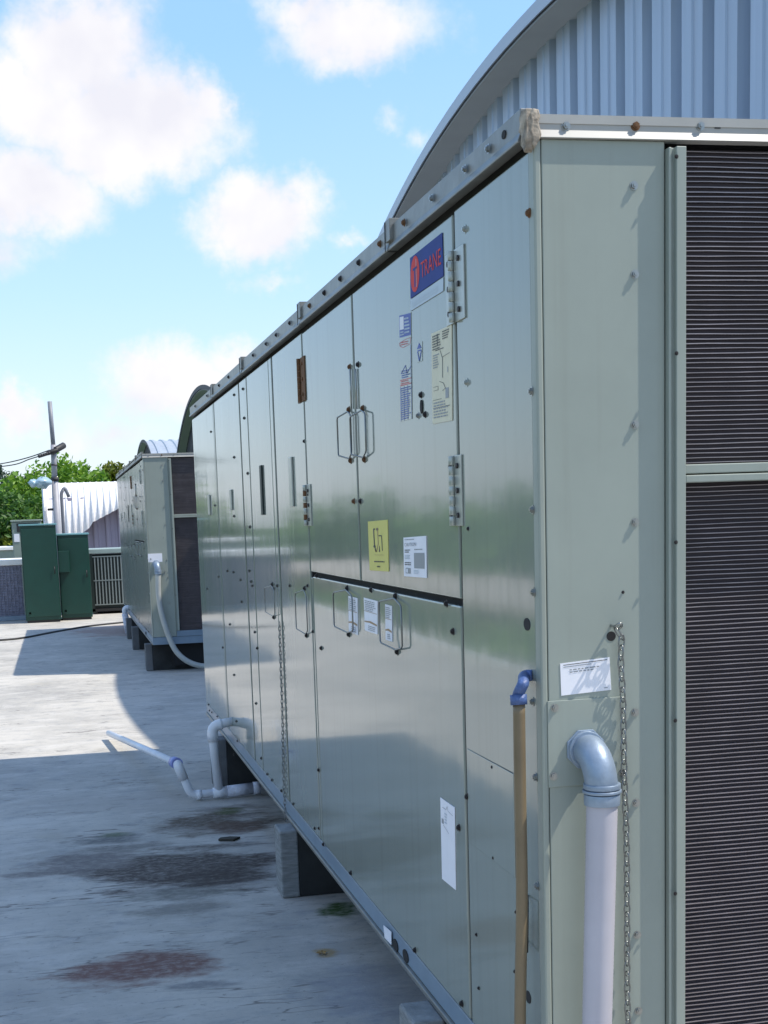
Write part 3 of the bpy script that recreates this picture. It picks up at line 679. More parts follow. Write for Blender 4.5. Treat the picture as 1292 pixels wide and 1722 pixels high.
for px, py in ((664, 1590), (681, 1608)):
    y, z = S(px, py); b = MB(); b.prism([(y + .032 * math.cos(a * math.pi / 12), z + .018 * math.sin(a * math.pi / 12)) for a in range(24)], 'x', X0 + .001, X0 + .0045, 'core_dark'); b.build('lifting_hole', rail)
for px, py in ((672, 430),): pass

# bolts over the long side
for px, py in ((752, 1015), (763, 1062), (773, 1392), (533, 968), (625, 992), (591, 1468), (699, 1598), (545, 1420), (541, 1090), (537, 1295), (778, 1688)): bolt_side(px, py, low, 'dark_steel', 1.0)
for px, py in ((530, 1393), (537, 1393), (494, 1352), (527, 1062), (520, 880), (512, 742), (506, 548), (520, 832), (518, 985), (488, 985)): bolt_side(px, py, p3, 'dark_steel', .8)
for px, py in ((474, 1330), (440, 1275), (429, 1063), (433, 1090), (431, 1183), (425, 985), (467, 985), (461, 990), (420, 960), (450, 1302), (458, 1312)): bolt_side(px, py, p4, 'dark_steel', .9)
for px, py in ((409, 654), (411, 703), (417, 796), (421, 886), (423, 978), (394, 1329 - 60)): bolt_side(px, py, p5, 'dark_steel', .9)
for px, py in ((394, 664), (394, 769), (394, 868), (383, 960), (393, 962), (394, 1135), (387, 1050), (405, 975), (407, 1012), (398, 1213), (400, 1246)): bolt_side(px, py, p6, 'dark_steel', .9)
for px, py in ((355, 726), (362, 850), (349, 990), (368, 970), (375, 1089), (351, 1185), (353, 1195), (357, 1198), (366, 1205)): bolt_side(px, py, p7, 'dark_steel', .85)
for px, py, m_ in ((825, 262, 'steel'), (786, 296, 'steel'), (730, 343, 'steel'), (683, 383, 'rust'), (642, 419, 'rust'), (606, 449, 'dark_steel'), (575, 477, 'dark_steel'), (548, 500, 'dark_steel'), (523, 521, 'rust'),
                   (490, 552, 'dark_steel'), (467, 569, 'dark_steel'), (450, 586, 'dark_steel'), (428, 603, 'dark_steel'), (386, 639, 'dark_steel'), (370, 652, 'dark_steel'), (350, 668, 'dark_steel'), (330, 686, 'dark_steel')):
    p = at_x(px, py, X0 - .010); bolt_at((X0 - .013, p.y, 2.315), 'x', unit, m_, 1.05)
# tall narrow pull strips and ribs of the far panels
for px, y0, y1, w, m_, par in ((440, 782, 866, 3, 'dark_green', p4), (490, 768, 852, 5, 'hinge_metal', p3), (352, 832, 866, 3, 'hinge_metal', p7), (389, 823, 858, 3, 'hinge_metal', p6)):
    (ya, z1), (yb, _) = S(px + w / 2, y0), S(px - w / 2, y0); _, z0 = S(px, y1)
    b = MB(); b.box(X0 - .008, X0 - .0004, ya, yb, z0, z1, m_); b.build('strip_pull', par, .002)
y, z = S(857, 240); b = MB(); b.prism([(y + .012 * math.cos(a * math.pi / 8), 2.318 + .008 * math.sin(a * math.pi / 8)) for a in range(16)], 'x', X0 - .0120, X0 - .0102, 'core_dark'); b.build('slot', unit)

# ------------------------------------------------------------------ second unit: copy of the first and all its parts, without the stickers
def kids(o): return [c for c in bpy.data.objects if c.parent == o]
def copy_tree(o, parent=None, skip=()):
    c = o.copy(); COL.objects.link(c)
    if parent:
        mpi = o.matrix_parent_inverse.copy(); c.parent = parent; c.matrix_parent_inverse = mpi
    for ch in kids(o):
        if ch.name.split('.')[0] in skip: continue
        copy_tree(ch, c, skip)
    return c
bpy.context.view_layer.update()
unit2 = copy_tree(unit, skip=('sticker', 'paper_label', 'sealant_patch', 'lock_plate', 'eye_hook', 'hole', 'wire_latch'))
def repaint(o):
    for i, sl_ in enumerate(o.material_slots):
        if sl_.material and sl_.material.name == 'unit_paint': sl_.link = 'OBJECT'; sl_.material = MATS['unit_paint_old']
    for ch in kids(o): repaint(ch)
repaint(unit2)
U2 = 12.25
unit2.location.y += U2
unit2['label'] = 'second grey-green rooftop air conditioner, standing behind the far end of the foreground one'

# ------------------------------------------------------------------ sleeper beams under the units
beams = [(3.30, 'pale wooden block under the near corner of the foreground unit at the very bottom edge'), (5.58, 'weathered grey sleeper beam end sticking out under the middle of the foreground unit'),
         (8.12, 'shaded sleeper beam under the far end of the foreground unit, behind the white drain pipe'),
         (14.95, 'nearest dark sleeper beam under the second unit, below its coil'), (17.55, 'middle sleeper beam under the second unit'), (19.25, 'farthest sleeper beam under the second unit, by its drain pipe')]
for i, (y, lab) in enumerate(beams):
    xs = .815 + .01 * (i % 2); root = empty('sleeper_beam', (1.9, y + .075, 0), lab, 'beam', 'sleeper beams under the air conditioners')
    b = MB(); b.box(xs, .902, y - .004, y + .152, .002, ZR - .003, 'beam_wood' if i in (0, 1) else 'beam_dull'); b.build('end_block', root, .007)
    b = MB(); b.box(.9025, 3.2, y, y + .148, .003, ZR - .004, 'beam_shade'); b.build('timber', root, .004)  # same beam under the unit, its deep shade painted as a dark colour

# ------------------------------------------------------------------ conduit on the coil end
def fit_conduit(name, cx_, yend, z_el, z_bot, scale, label, hose_m, drift=-.012, path=None):
    root = empty(name, (cx_, yend, z_el), label, 'conduit', 'flexible conduits from the unit ends')
    r = .031 * scale; ya = yend - .062 * scale
    b = MB()
    b.prism([(cx_ - .004 + r * 1.33 * math.cos(a * math.pi / 4 + .39), z_el + r * 1.33 * math.sin(a * math.pi / 4 + .39)) for a in range(8)], 'y', yend - .010 * scale, yend - .0035, 'conduit_metal')
    b.tube([(cx_ - .004, yend - .004, z_el), (cx_ - .004, yend - .018 * scale, z_el)], r * 1.18, 'conduit_metal', 24)
    b.build('locknut', root, .0015)
    b = MB(); pts = [Vector((cx_ - .004, yend - .014 * scale, z_el))]
    for i in range(11):
        a = math.pi / 2 * i / 10; pts.append(Vector((cx_ - .004 + .008 * i / 10, yend - .018 * scale - (.048 * scale) * math.sin(a), z_el - .055 * scale * (1 - math.cos(a)))))
    pts.append(pts[-1] + Vector((.002, 0, -.018 * scale)))
    b.tube(pts, [r * .98] * 2 + [r * 1.03] * (len(pts) - 2), 'conduit_metal', 28); b.build('elbow', root)
    e = pts[-1]
    b = MB()
    for z0, z1, k in ((.000, .010, 1.16), (.012, .018, 1.22), (.020, .042, 1.13)): b.tube([e + Vector((0, 0, .014 - z0 * scale)), e + Vector((0, 0, .014 - z1 * scale))], r * k, 'conduit_metal', 28)
    b.build('collar', root, .001)
    b = MB()
    if path is None:
        h0 = e.z - .02; n = 240; pts = []; rad = []
        for i in range(n + 1):
            t = i / n; z = h0 - (h0 - z_bot) * t
            pts.append(Vector((e.x + drift * math.sin(t * 2.2) - .01 * t * t, e.y + .02 * t * t, z))); rad.append(r * (.97 + (.012 if i % 2 else 0)) * (1 - .06 * t))
        b.tube(pts, rad, hose_m, 28)
    else: b.tube(smooth_path([e + Vector((0, 0, -.02))] + path, 8), r * .9, hose_m, 14)
    b.build('hose', root)
    return root
fit_conduit('flexible_conduit', .992, Y0, 1.128, .06, 1.0, 'fat pale ribbed conduit hanging from a metal elbow on the near end face', 'hose_grey')
p_ = at_y(263, 955, Y0 + U2)
fit_conduit('flexible_conduit', p_.x + .004, Y0 + U2, p_.z + .04, 0, 1.05, 'grey conduit on the second unit curving down to the ground behind the foreground unit', 'hose_dull',
            path=[Vector((.985, Y0 + U2 - .07, .80)), Vector((1.03, Y0 + U2 - .08, .52)), Vector((1.14, Y0 + U2 - .10, .22)), Vector((1.34, Y0 + U2 - .12, .07)), Vector((1.62, Y0 + U2 - .12, .05)), Vector((2.4, Y0 + U2 - .1, .05))])
x_, z_ = at_y(261, 938, Y0 + U2).x, at_y(261, 938, Y0 + U2).z
b = MB(); b.box(x_ - .075, x_ + .075, Y0 + U2 - .004, Y0 + U2 - .001, z_ - .045, z_ + .045, 'label_white'); o = b.build('sticker', unit2); o['label'] = 'blank white sticker above the conduit elbow'

# blue elbow and tan pipe down the corner
root = empty('corner_pipe', (.86, 2.62, 0), 'tan pipe with a blue taped elbow running down the corner of the foreground unit', 'pipe')
def at_xo(px, py, x): return at_x(px, py, x)
b = MB(); a_ = at_x(891, 1136, X0 - .004); m1 = at_x(880, 1150, X0 - .035); m2 = at_x(872, 1168, X0 - .042); m3 = at_x(873, 1182, X0 - .042)
b.tube(smooth_path([Vector((X0 + .004, a_.y, a_.z)), Vector((X0 - .012, a_.y + .008, a_.z - .002)), m1, m2, m3], 6), .0115, 'blue_tape', 16)
b.tube([m2, m3 + Vector((0, 0, -.004))], .0165, 'blue_tape', 16); b.build('elbow', root)
b = MB(); b.tube(smooth_path([m3, at_x(875, 1330, X0 - .042), at_x(878, 1500, X0 - .040), at_x(876, 1640, X0 - .042), at_x(875, 1760, X0 - .045), Vector((X0 - .05, at_x(875, 1760, X0 - .045).y, .04))], 8), .0120, 'tan_pipe', 18); b.build('pipe', root)

# chains
def chain(name, pts, label, link_l=.026, m='wire_steel', r=.0016):
    b = MB(); P = smooth_path(pts, 12); L = [0]
    for a, c in zip(P, P[1:]): L.append(L[-1] + (c - a).length)
    s, k = 0., 0
    def at(d):
        for i in range(len(L) - 1):
            if L[i + 1] >= d: t = (d - L[i]) / max(1e-9, L[i + 1] - L[i]); return P[i].lerp(P[i + 1], t)
        return P[-1]
    while s + link_l < L[-1]:
        c0, c1 = at(s), at(s + link_l); d = (c1 - c0).normalized(); c = (c0 + c1) / 2
        sd = Vector((1, .25, 0)) if k % 2 else Vector((.3, -1, 0)); sd = (sd - d * sd.dot(d)).normalized()
        hl = link_l * .60; wd = link_l * .26; ring = []
        for i in range(12):
            a = 2 * math.pi * i / 12; ring.append(c + d * hl * math.sin(a) + sd * wd * math.cos(a))
        b.tube(ring, r, m, 6, closed=True); s += link_l * .80; k += 1
    return tag(b.build(name), label, 'chain', 'hanging steel chains')
chain('hanging_chain', [at_y(px, py, Y0 - .014) for px, py in ((1036, 1058), (1046, 1066), (1044, 1110), (1048, 1180), (1050, 1300), (1054, 1420), (1055, 1560), (1056, 1700))] + [Vector((1.083, Y0 - .014, .30))], 'thin steel chain hanging down the coil end beside the fat conduit')
chain('hanging_chain', [at_x(px, py, X0 - .008) for px, py in ((470, 1046), (472, 1110), (475, 1200), (477, 1300), (481, 1384))], 'darker chain hanging down a panel seam in the middle of the long side', .022, 'wire_steel', .0014)

# ------------------------------------------------------------------ white drain pipe at the far end of the near unit
PY = 7.774
def drain(root):
    o_ = Vector((X0, PY, .450)); el = Vector((.782, PY, .430)); dn_ = Vector((.806, PY, .040)); st = Vector((1.05, PY + .02, .045)); le = Vector((.645, PY, .034)); ri = Vector((.595, PY, .20)); rt_ = Vector((.575, PY, .225)); end = at_z(183, 1233, .05)
    b = MB(); b.tube(corner_path([o_ + Vector((.01, 0, 0)), el, dn_], .05), .026, 'pvc', 18); b.build('riser', root)
    b = MB(); b.tube(corner_path([el + Vector((.06, 0, 0.008)), el, el + (dn_ - el).normalized() * .09], .05), .031, 'pvc', 18); b.build('elbow', root)
    b = MB(); b.tube(corner_path([dn_ + Vector((.03, 0, .0)), le, rt_], .04), .024, 'pvc', 18); b.tube([dn_ + Vector((-.035, 0, -.003)), dn_ + Vector((.05, .0, .001))], .031, 'pvc', 18); b.tube([le + Vector((.03, 0, 0)), le + Vector((.06, 0, 0))], .029, 'pvc', 18); b.build('trap', root)
    b = MB(); b.tube([dn_ + Vector((.045, 0, 0)), st + Vector((-.04, 0, 0))], .034, 'pvc_wrapped', 18); b.tube([st + Vector((-.042, 0, 0)), st], .037, 'pvc_wrapped', 18); b.build('wrapped_stub', root)
    d = (end - rt_).normalized()
    b = MB(); b.tube([rt_ + d * .0, rt_ + d * .10], .033, 'pvc_primer', 18); b.tube(corner_path([ri + Vector((0.012, 0, -.07)), rt_, rt_ + d * .06], .03), .0285, 'pvc', 18); b.build('elbow', root)
    b = MB(); b.tube([rt_ + d * .06, end], .022, 'pvc', 18); b.build('outlet_pipe', root)
root = empty('drain_pipe', (.8, PY, 0), 'white drain pipe with a trap, its long end lying on the sunlit roof', 'drain pipe')
drain(root)
root = empty('drain_pipe', (.8, 20.3, 0), 'far white drain pipe poking out under the end of the second unit', 'drain pipe')
b = MB(); q0 = at_y(233, 1020, 20.0); q1 = at_y(206, 1022, 20.0); q2 = at_y(212, 1036, 20.0)
b.tube(corner_path([Vector((X0, 20.0, q1.z)), Vector((q1.x + .02, 20.0, q1.z)), Vector((q1.x + .03, 20.0, .30))], .06), .035, 'pvc', 14); b.build('riser', root)
b = MB(); b.tube([(q1.x + .03, 20.0, .31), (q1.x + .06, 20.0, .03)], .045, 'pvc_wrapped', 14); b.build('wrapped_stub', root)

# ------------------------------------------------------------------ arched buildings behind
VX, WX, VR, VZ = 4.10, 4.37, 20.7, 5.65
TH = math.acos((VR - VZ) / VR)
def vault_z(dy, rr=VR): return VZ - VR + math.sqrt(max(0, rr * rr - dy * dy))
vroot = empty('arched_building', (12, 11.7, 0), 'arched metal building with a ribbed end wall looming right behind the foreground unit', 'building', 'arched roof buildings')
def build_vault(root, yc):
    b = MB(); n = 72; prof = []                                  # ribbed roof skin
    x = VX; pitch = .46
    prof.append((x, 0))
    while x < 26: prof += [(x + .30, 0), (x + .325, .055), (x + .435, .055), (x + .46, 0)]; x += pitch
    k = len(b.v)
    for i in range(n + 1):
        a = -TH + 2 * TH * i / n
        for (px, h) in prof: b.v.append((px, yc + (VR + h) * math.sin(a), VZ - VR + (VR + h) * math.cos(a)))
    mcount = len(prof)
    for i in range(n):
        for j in range(mcount - 1):
            b.f.append((k + i*mcount + j, k + i*mcount + j + 1, k + (i+1)*mcount + j + 1, k + (i+1)*mcount + j)); b.m.append(b.mi('vault_roof')); b.sm.append(False)
    def shell(r0, r1, xa, xb, m):
        k = len(b.v)
        for i in range(n + 1):
            a = -TH + 2 * TH * i / n
            for (xx, rr) in ((xa, r0), (xb, r0), (xb, r1), (xa, r1)): b.v.append((xx, yc + rr * math.sin(a), VZ - VR + rr * math.cos(a)))
        for i in range(n):
            for j in range(4):
                b.f.append((k + i*4 + j, k + i*4 + (j+1) % 4, k + (i+1)*4 + (j+1) % 4, k + (i+1)*4 + j)); b.m.append(b.mi(m)); b.sm.append(True)
    shell(VR - .05, VR - .075, VX + .012, 26, 'vault_soffit')
    me = b.build('roof', root)
    b = MB(); k = 0
    for i in range(n + 1):
        a = -TH + 2 * TH * i / n
        for (xx, rr) in ((VX - .012, VR + .07), (VX + .004, VR + .07), (VX + .004, VR - .045), (VX - .012, VR - .045)): b.v.append((xx, yc + rr * math.sin(a), VZ - VR + rr * math.cos(a)))
    for i in range(n):
        for j in range(4):
            b.f.append((i*4 + j, i*4 + (j+1) % 4, (i+1)*4 + (j+1) % 4, (i+1)*4 + j)); b.m.append(b.mi('vault_trim')); b.sm.append(False)
    b.build('roof_edge', root)
    b = MB(); half = VR * math.sin(TH) - .15; y = yc - half; P = []; pit = .482
    while y < yc + half:
        P += [(y, WX + .11), (y + .10, WX + .11), (y + .135, WX), (y + .215, WX), (y + .225, WX + .012), (y + .29, WX + .012), (y + .30, WX), (y + .447, WX)]; y += pit
    k = len(b.v)
    for (yy, xx) in P:
        zt = max(.05, vault_z(yy - yc, VR - .052)); b.v += [(xx, yy, 0.004), (xx, yy, zt)]
    for i in range(len(P) - 1):
        b.f.append((k + 2*i, k + 2*i + 2, k + 2*i + 3, k + 2*i + 1)); b.m.append(b.mi('vault_wall')); b.sm.append(False)
    b.build('end_wall', root)
build_vault(vroot, 11.75)
bpy.context.view_layer.update()
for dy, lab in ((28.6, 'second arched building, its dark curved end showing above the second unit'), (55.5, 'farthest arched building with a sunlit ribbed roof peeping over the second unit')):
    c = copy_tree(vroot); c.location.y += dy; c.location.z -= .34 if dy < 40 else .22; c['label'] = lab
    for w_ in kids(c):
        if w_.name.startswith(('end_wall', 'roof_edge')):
            w_.material_slots[0].link = 'OBJECT'; w_.material_slots[0].material = MATS['open_end_dark']  # end walls coloured dark to stand for the shade inside open ends

# ------------------------------------------------------------------ corrugated white shed
root = empty('corrugated_shed', (1.2, 29, 0), 'low shed with a steep white ribbed metal roof behind the utility pole', 'shed')
YS = 28.5
xl, xr = at_y(70, 830, YS).x, 5.6
b = MB(); prof = []                                              # profile in y,z from eave up over the curve
zt = at_y(120, 812, YS + 1.2).z; ze = at_y(200, 855, YS).z
xe0, xe1 = at_y(150, 880, YS).x, at_y(200, 855, YS).x
def eave_drop(x):                                                # the skirt hangs lower towards the pole end
    u = min(1.6, max(0, (xe1 - x) / (xe1 - xe0))); return .30 * u * (1 if x > xe0 else 1.25)
def shed_pt(t):                                                  # t 0 eave .. 1 ridge
    a = t * 1.25; return (YS + 1.9 * (1 - math.cos(a)) * .9, ze + (zt - ze) * math.sin(a) / math.sin(1.25))
rows = 14; x = xl; cols = []
while x < xr: cols += [(x, 0), (x + .075, 0), (x + .085, .035), (x + .115, .035), (x + .125, 0)]; x += .128
k = 0
for i in range(rows + 1):
    y, z = shed_pt(i / rows)
    for (xx, h) in cols: b.v.append((xx, y - h, z + h * .2 - eave_drop(xx) * (1 - i / rows) ** 2))
mc = len(cols)
for i in range(rows):
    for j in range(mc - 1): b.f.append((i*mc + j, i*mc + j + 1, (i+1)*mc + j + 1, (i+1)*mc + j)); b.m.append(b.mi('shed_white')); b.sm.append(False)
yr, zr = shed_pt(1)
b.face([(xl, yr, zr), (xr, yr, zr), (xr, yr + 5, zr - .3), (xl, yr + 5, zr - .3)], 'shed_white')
b.build('roof', root)
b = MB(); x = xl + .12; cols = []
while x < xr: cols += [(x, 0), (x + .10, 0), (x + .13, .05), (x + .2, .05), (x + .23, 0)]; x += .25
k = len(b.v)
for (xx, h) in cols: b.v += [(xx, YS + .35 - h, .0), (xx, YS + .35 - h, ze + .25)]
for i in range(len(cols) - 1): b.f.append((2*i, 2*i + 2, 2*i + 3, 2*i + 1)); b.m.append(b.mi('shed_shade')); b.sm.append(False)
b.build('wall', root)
b = MB(); b.prism([(YS + .4, 0)] + [shed_pt(i / 10) for i in range(11)] + [(yr + 5, zr - .3), (yr + 5, 0)], 'x', xl + .03, xl + .06, 'shed_white'); b.build('end_wall', root)
# ------------------------------------------------------------------ green cabinets
def cabinet(label, px, yc, d, side_box=False, cap_over=.02):
    (xa, z1), (xb, _), (_, z0) = [(at_y(a, c, yc).x, at_y(a, c, yc).z) for a, c in px]
    root = empty('green_cabinet', ((xa + xb) / 2, yc + d / 2, 0), label, 'cabinet', 'dark green metal cabinets')
    b = MB(); b.box(xa, xb, yc, yc + d, .04, z1, 'cab_green'); b.build('body', root, .008)
    b = MB(); b.box(xa - cap_over, xb + cap_over, yc - cap_over, yc + d + cap_over, z1 + .001, z1 + .03, 'cab_cap'); b.build('lid', root, .006)
    b = MB(); b.box(xa + .02, xb - .02, yc + .02, yc + d, .002, .039, 'black_rubber'); b.build('plinth', root)
    b = MB(); b.box(xa + .015, xb - .015, yc - .012, yc - .001, .10, z1 - .05, 'cab_green'); dd = b.build('door', root, .006)
    b = MB(); b.tube([(xb - .06, yc - .03, z1 * .5), (xb - .06, yc - .03, z1 * .5 + .12)], .008, 'black_rubber', 8); b.build('handle', dd)
    b = MB()
    for f_ in (.25, .75): b.box(xa + .06, xa + .09, yc - .02, yc - .0125, .12 + z1 * .02, .15 + z1 * .02, 'steel')
    b.build('hinge', dd)
    if side_box:
        (s0, t1), (s1, t0) = [(at_y(a, c, yc - .12).x, at_y(a, c, yc - .12).z) for a, c in ((97, 927), (118, 962))]
        b = MB(); b.box(s0, s1, yc - .14, yc - .013, t0, t1, 'cab_green'); b.build('meter_box', root, .006)
    return root
cabinet('taller dark green metal cabinet, left of the pair on the roof', ((33, 885), (93, 882), (40, 1047)), 23.5, .75)
cabinet('shorter dark green metal cabinet with a small box on its front, right of the pair', ((95, 901), (148, 903), (104, 1044)), 23.75, .8, True)
# slatted dark unit
root = empty('slatted_condenser', (.78, 25.4, 0), 'dark slatted condenser with a pale teal lid, right of the green cabinets', 'condenser')
A0, A1 = at_y(150, 932, 25), at_y(208, 1028, 25)
zt_ = A0.z; x0_, x1_ = A0.x, 1.55
b = MB(); b.box(x0_ + .03, x1_ - .02, 25.03, 25.85, .10, zt_ - .02, 'dark_green'); b.build('body', root)
b = MB(); b.box(x0_ - .02, x1_, 24.98, 25.9, zt_, zt_ + .09, 'teal_cap'); b.build('lid', root, .015)
b = MB()
xx = x0_ + .02
while xx < x1_: b.box(xx, xx + .022, 24.995, 25.02, .17, zt_ - .06, 'slat_pale'); xx += .058
for z in (.16, zt_ * .55, zt_ - .06): b.box(x0_, x1_, 24.99, 25.012, z, z + .018, 'slat_pale')
b.build('grille', root)
b = MB(); b.box(x0_, x0_ + .05, 24.985, 25.9, .03, zt_ - .002, 'dark_green'); b.box(x0_, x1_, 24.985, 25.9, .05, .098, 'black_rubber')
for xx in (x0_ + .02, x1_ - .1): b.box(xx, xx + .06, 25.0, 25.1, .002, .05, 'black_rubber')
b.build('frame', root)
# left grey meshed unit
root = empty('mesh_condenser', (-1.2, 24.8, 0), 'blue-grey mesh fronted condenser with a white top at the left edge of the photo', 'condenser')
M0, M1 = at_y(41, 950, 24.4), at_y(43, 1044, 24.4)
b = MB(); b.box(-2.25, M0.x - .02, 24.42, 25.5, .08, M0.z, 'cond_face'); b.build('body', root)
b = MB(); b.box(-2.29, M0.x + .02, 24.36, 25.56, M0.z + .002, M0.z + .10, 'ledge_white'); b.build('top', root, .01)
b = MB(); zz = .12
while zz < M0.z - .03: b.box(-2.24, M0.x - .05, 24.40, 24.412, zz, zz + .014, 'cond_face'); zz += .045
xx = -2.23
while xx < M0.x - .06: b.box(xx, xx + .010, 24.392, 24.3995, .1, M0.z - .02, 'cond_face'); xx += .06
b.build('mesh_guard', root)
b = MB(); b.box(-2.27, M0.x, 24.38, 25.52, .002, .078, 'rail_blue'); b.build('base_rail', root, .005)
b = MB(); b.box(M0.x - .05, M0.x + .004, 24.385, 24.43, .08, M0.z - .001, 'cond_box'); b.build('corner_post', root)
# small condenser behind
root = empty('fan_condenser', (-.6, 27, 0), 'small grey-green condenser with a dark fan opening behind the taller green cabinet', 'condenser')
F0, F1 = at_y(19, 878, 26.5), at_y(72, 930, 26.5)
b = MB(); b.box(F0.x, F1.x, 26.5, 27.3, .10, F0.z - .0, 'cond_box'); b.build('body', root, .015)
b = MB(); b.box(F0.x + .09, F1.x - .05, 26.485, 26.499, F0.z - .19, F0.z - .03, 'black_rubber'); b.build('fan_opening', root)
b = MB(); b.box(F0.x - .02, F1.x + .02, 26.47, 27.33, F0.z + .001, F0.z + .035, 'cond_box'); b.build('lid', root, .008)
b = MB(); b.box(F0.x + .03, F0.x + .13, 26.49, 26.499, F0.z - .37, F0.z - .22, 'label_white'); b.build('sticker', root)
b = MB(); b.box(F0.x + .05, F1.x - .05, 26.55, 27.25, .002, .099, 'black_rubber'); b.build('feet', root)
root = empty('roof_hatch', (-1.5, 30, 0), 'low white capped roof hatch behind the mesh condenser at the left edge', 'hatch')
K0 = at_y(0, 920, 29)
b = MB(); b.box(-2.3, at_y(22, 920, 29).x, 29, 30.2, .004, K0.z - .07, 'cond_box'); b.build('curb', root)
b = MB(); b.box(-2.35, at_y(24, 920, 29).x, 28.95, 30.25, K0.z - .068, K0.z, 'ledge_white'); b.build('lid', root, .01)

# ------------------------------------------------------------------ utility pole
PYL = 26.0
root = empty('utility_pole', (at_y(96, 900, PYL).x, PYL, 0), 'grey utility pole with a short dark crossarm and wires, standing behind the green cabinets', 'pole')
def Q(px, py, Y=PYL): return at_y(px, py, Y)
b = MB(); b.tube([Vector((Q(97, 890).x, PYL, .0)), Q(92, 806)], .062, 'pole_pale', 14); b.tube([Q(91.7, 804), Q(90, 748)], .052, 'pole_pale', 14); b.tube([Q(89.8, 752), Q(83.5, 675)], .040, 'pole_grey', 14); b.build('pole', root)
b = MB(); b.tube([Q(79, 762, PYL - .1), Q(97, 757, PYL - .06)], .045, 'black_rubber', 10); b.tube([Q(93, 757, PYL - .05), Q(107, 749, PYL + .15)], .06, 'black_rubber', 12); b.build('crossarm', root, .004)
b = MB(); b.tube([Q(92.5, 809), Q(92, 803)], .075, 'black_rubber', 12); b.build('band', root)
b = MB(); b.tube([Q(91, 783), Q(91, 781)], .066, 'dark_steel', 12); b.tube([Q(80, 857), Q(99, 856)], .022, 'dark_steel', 8); b.build('bracket', root)
b = MB()
for i in range(5):
    t = i / 4; c = Q(64 + 16 * t, 768 - 5 * t, PYL - .15); b.tube([c, c + Vector((.05, 0, .015))], .03, 'black_rubber', 10)
b.build('insulator', root)
b = MB(); c = Q(71, 812, PYL - .2)
for i in range(1): lump(b, c, (.15, .14, .10), 'lamp_glass', 5, 10)
b.tube([c + Vector((.05, .05, .02)), Q(90, 809)], .02, 'pole_grey', 8); b.build('lamp', root)
b = MB(); lump(b, Q(56, 813, PYL - .2), (.09, .09, .07), 'lamp_glass', 8, 12); b.build('lamp', root)
tag(MB.build((lambda m: (m.tube(corner_path([Vector((Q(106, 890).x, PYL + .1, .0)), Q(103, 828, PYL + .1), Q(109, 819, PYL + .1), Q(116, 836, PYL + .1)], .06), .032, 'pole_grey', 10), m)[1])(MB()), 'vent_pipe'), 'thin grey pipe with a hooked top beside the utility pole', 'pipe')
def wire(pts, label, r=.010):
    b = MB(); b.tube(smooth_path(pts, 8), r, 'black_rubber', 6); return tag(b.build('wire'), label, 'wire', 'wires to the utility pole')
wire([Q(83, 757), Q(45, 770, 26.5), Q(0, 780, 27.5), Q(-60, 786, 30)], 'upper thin black wire sagging left from the utility pole crossarm')
wire([Q(80, 763), Q(50, 772, 26.6), Q(20, 782, 27.4), Q(-50, 790, 30)], 'lower thin black wire sagging left from the utility pole crossarm')
b = MB(); c0 = [at_z(px, py, .012) for px, py in ((-40, 1079), (30, 1074), (90, 1063), (150, 1053), (215, 1046))]; b.tube(smooth_path(c0, 8), .016, 'black_rubber', 8)
tag(b.build('cable'), 'thin dark cable lying across the sunlit roof in front of the green cabinets', 'cable')
# litter
b = MB(); c = at_z(385, 1412, .004); b.prism([(c.x - .055, c.y - .01), (c.x + .02, c.y - .035), (c.x + .06, c.y + .005), (c.x + .01, c.y + .03), (c.x - .04, c.y + .022)], 'z', .003, .014, 'chip'); tag(b.build('wood_chip', bevel=.002), 'dark flat chip lying on the shaded roof near the grey sleeper beam', 'debris')
b = MB(); c = at_z(541, 1603, .004)
for i in range(6):
    a = i * 1.05; d = Vector((math.cos(a), math.sin(a), 0)) * .022; s_ = Vector((-math.sin(a), math.cos(a), 0)) * .007
    b.face([c + d * .1, c + d * .6 + s_ + Vector((0, 0, .006)), c + d + Vector((0, 0, .003)), c + d * .6 - s_ + Vector((0, 0, .005))], 'leaf_dry')
tag(b.build('dry_leaf'), 'small orange dry leaf lying on the roof beside the foreground unit', 'leaf')

# ------------------------------------------------------------------ trees
def leaf_cloud(mb, c, rx, ry, rz, n, size, m, rnd, hollow=.55):
    for _ in range(n):
        u = rnd.uniform(-1, 1); t = rnd.uniform(0, 2 * math.pi); q = (hollow + (1 - hollow) * rnd.random()) ; s_ = math.sqrt(1 - u * u)
        p = Vector((c[0] + rx * q * s_ * math.cos(t), c[1] + ry * q * s_ * math.sin(t), c[2] + rz * q * u))
        nrm = Vector((rnd.gauss(0, 1), rnd.gauss(0, 1), rnd.gauss(.6, 1))).normalized(); a = nrm.orthogonal().normalized(); bb = nrm.cross(a)
        an = rnd.uniform(0, 6.28); e1 = a * math.cos(an) + bb * math.sin(an); e2 = nrm.cross(e1); l = size * rnd.uniform(.6, 1.3); w = l * .5
        mb.face([p - e1 * l, p - e2 * w + nrm * l * .15, p + e1 * l, p + e2 * w + nrm * l * .15], m)
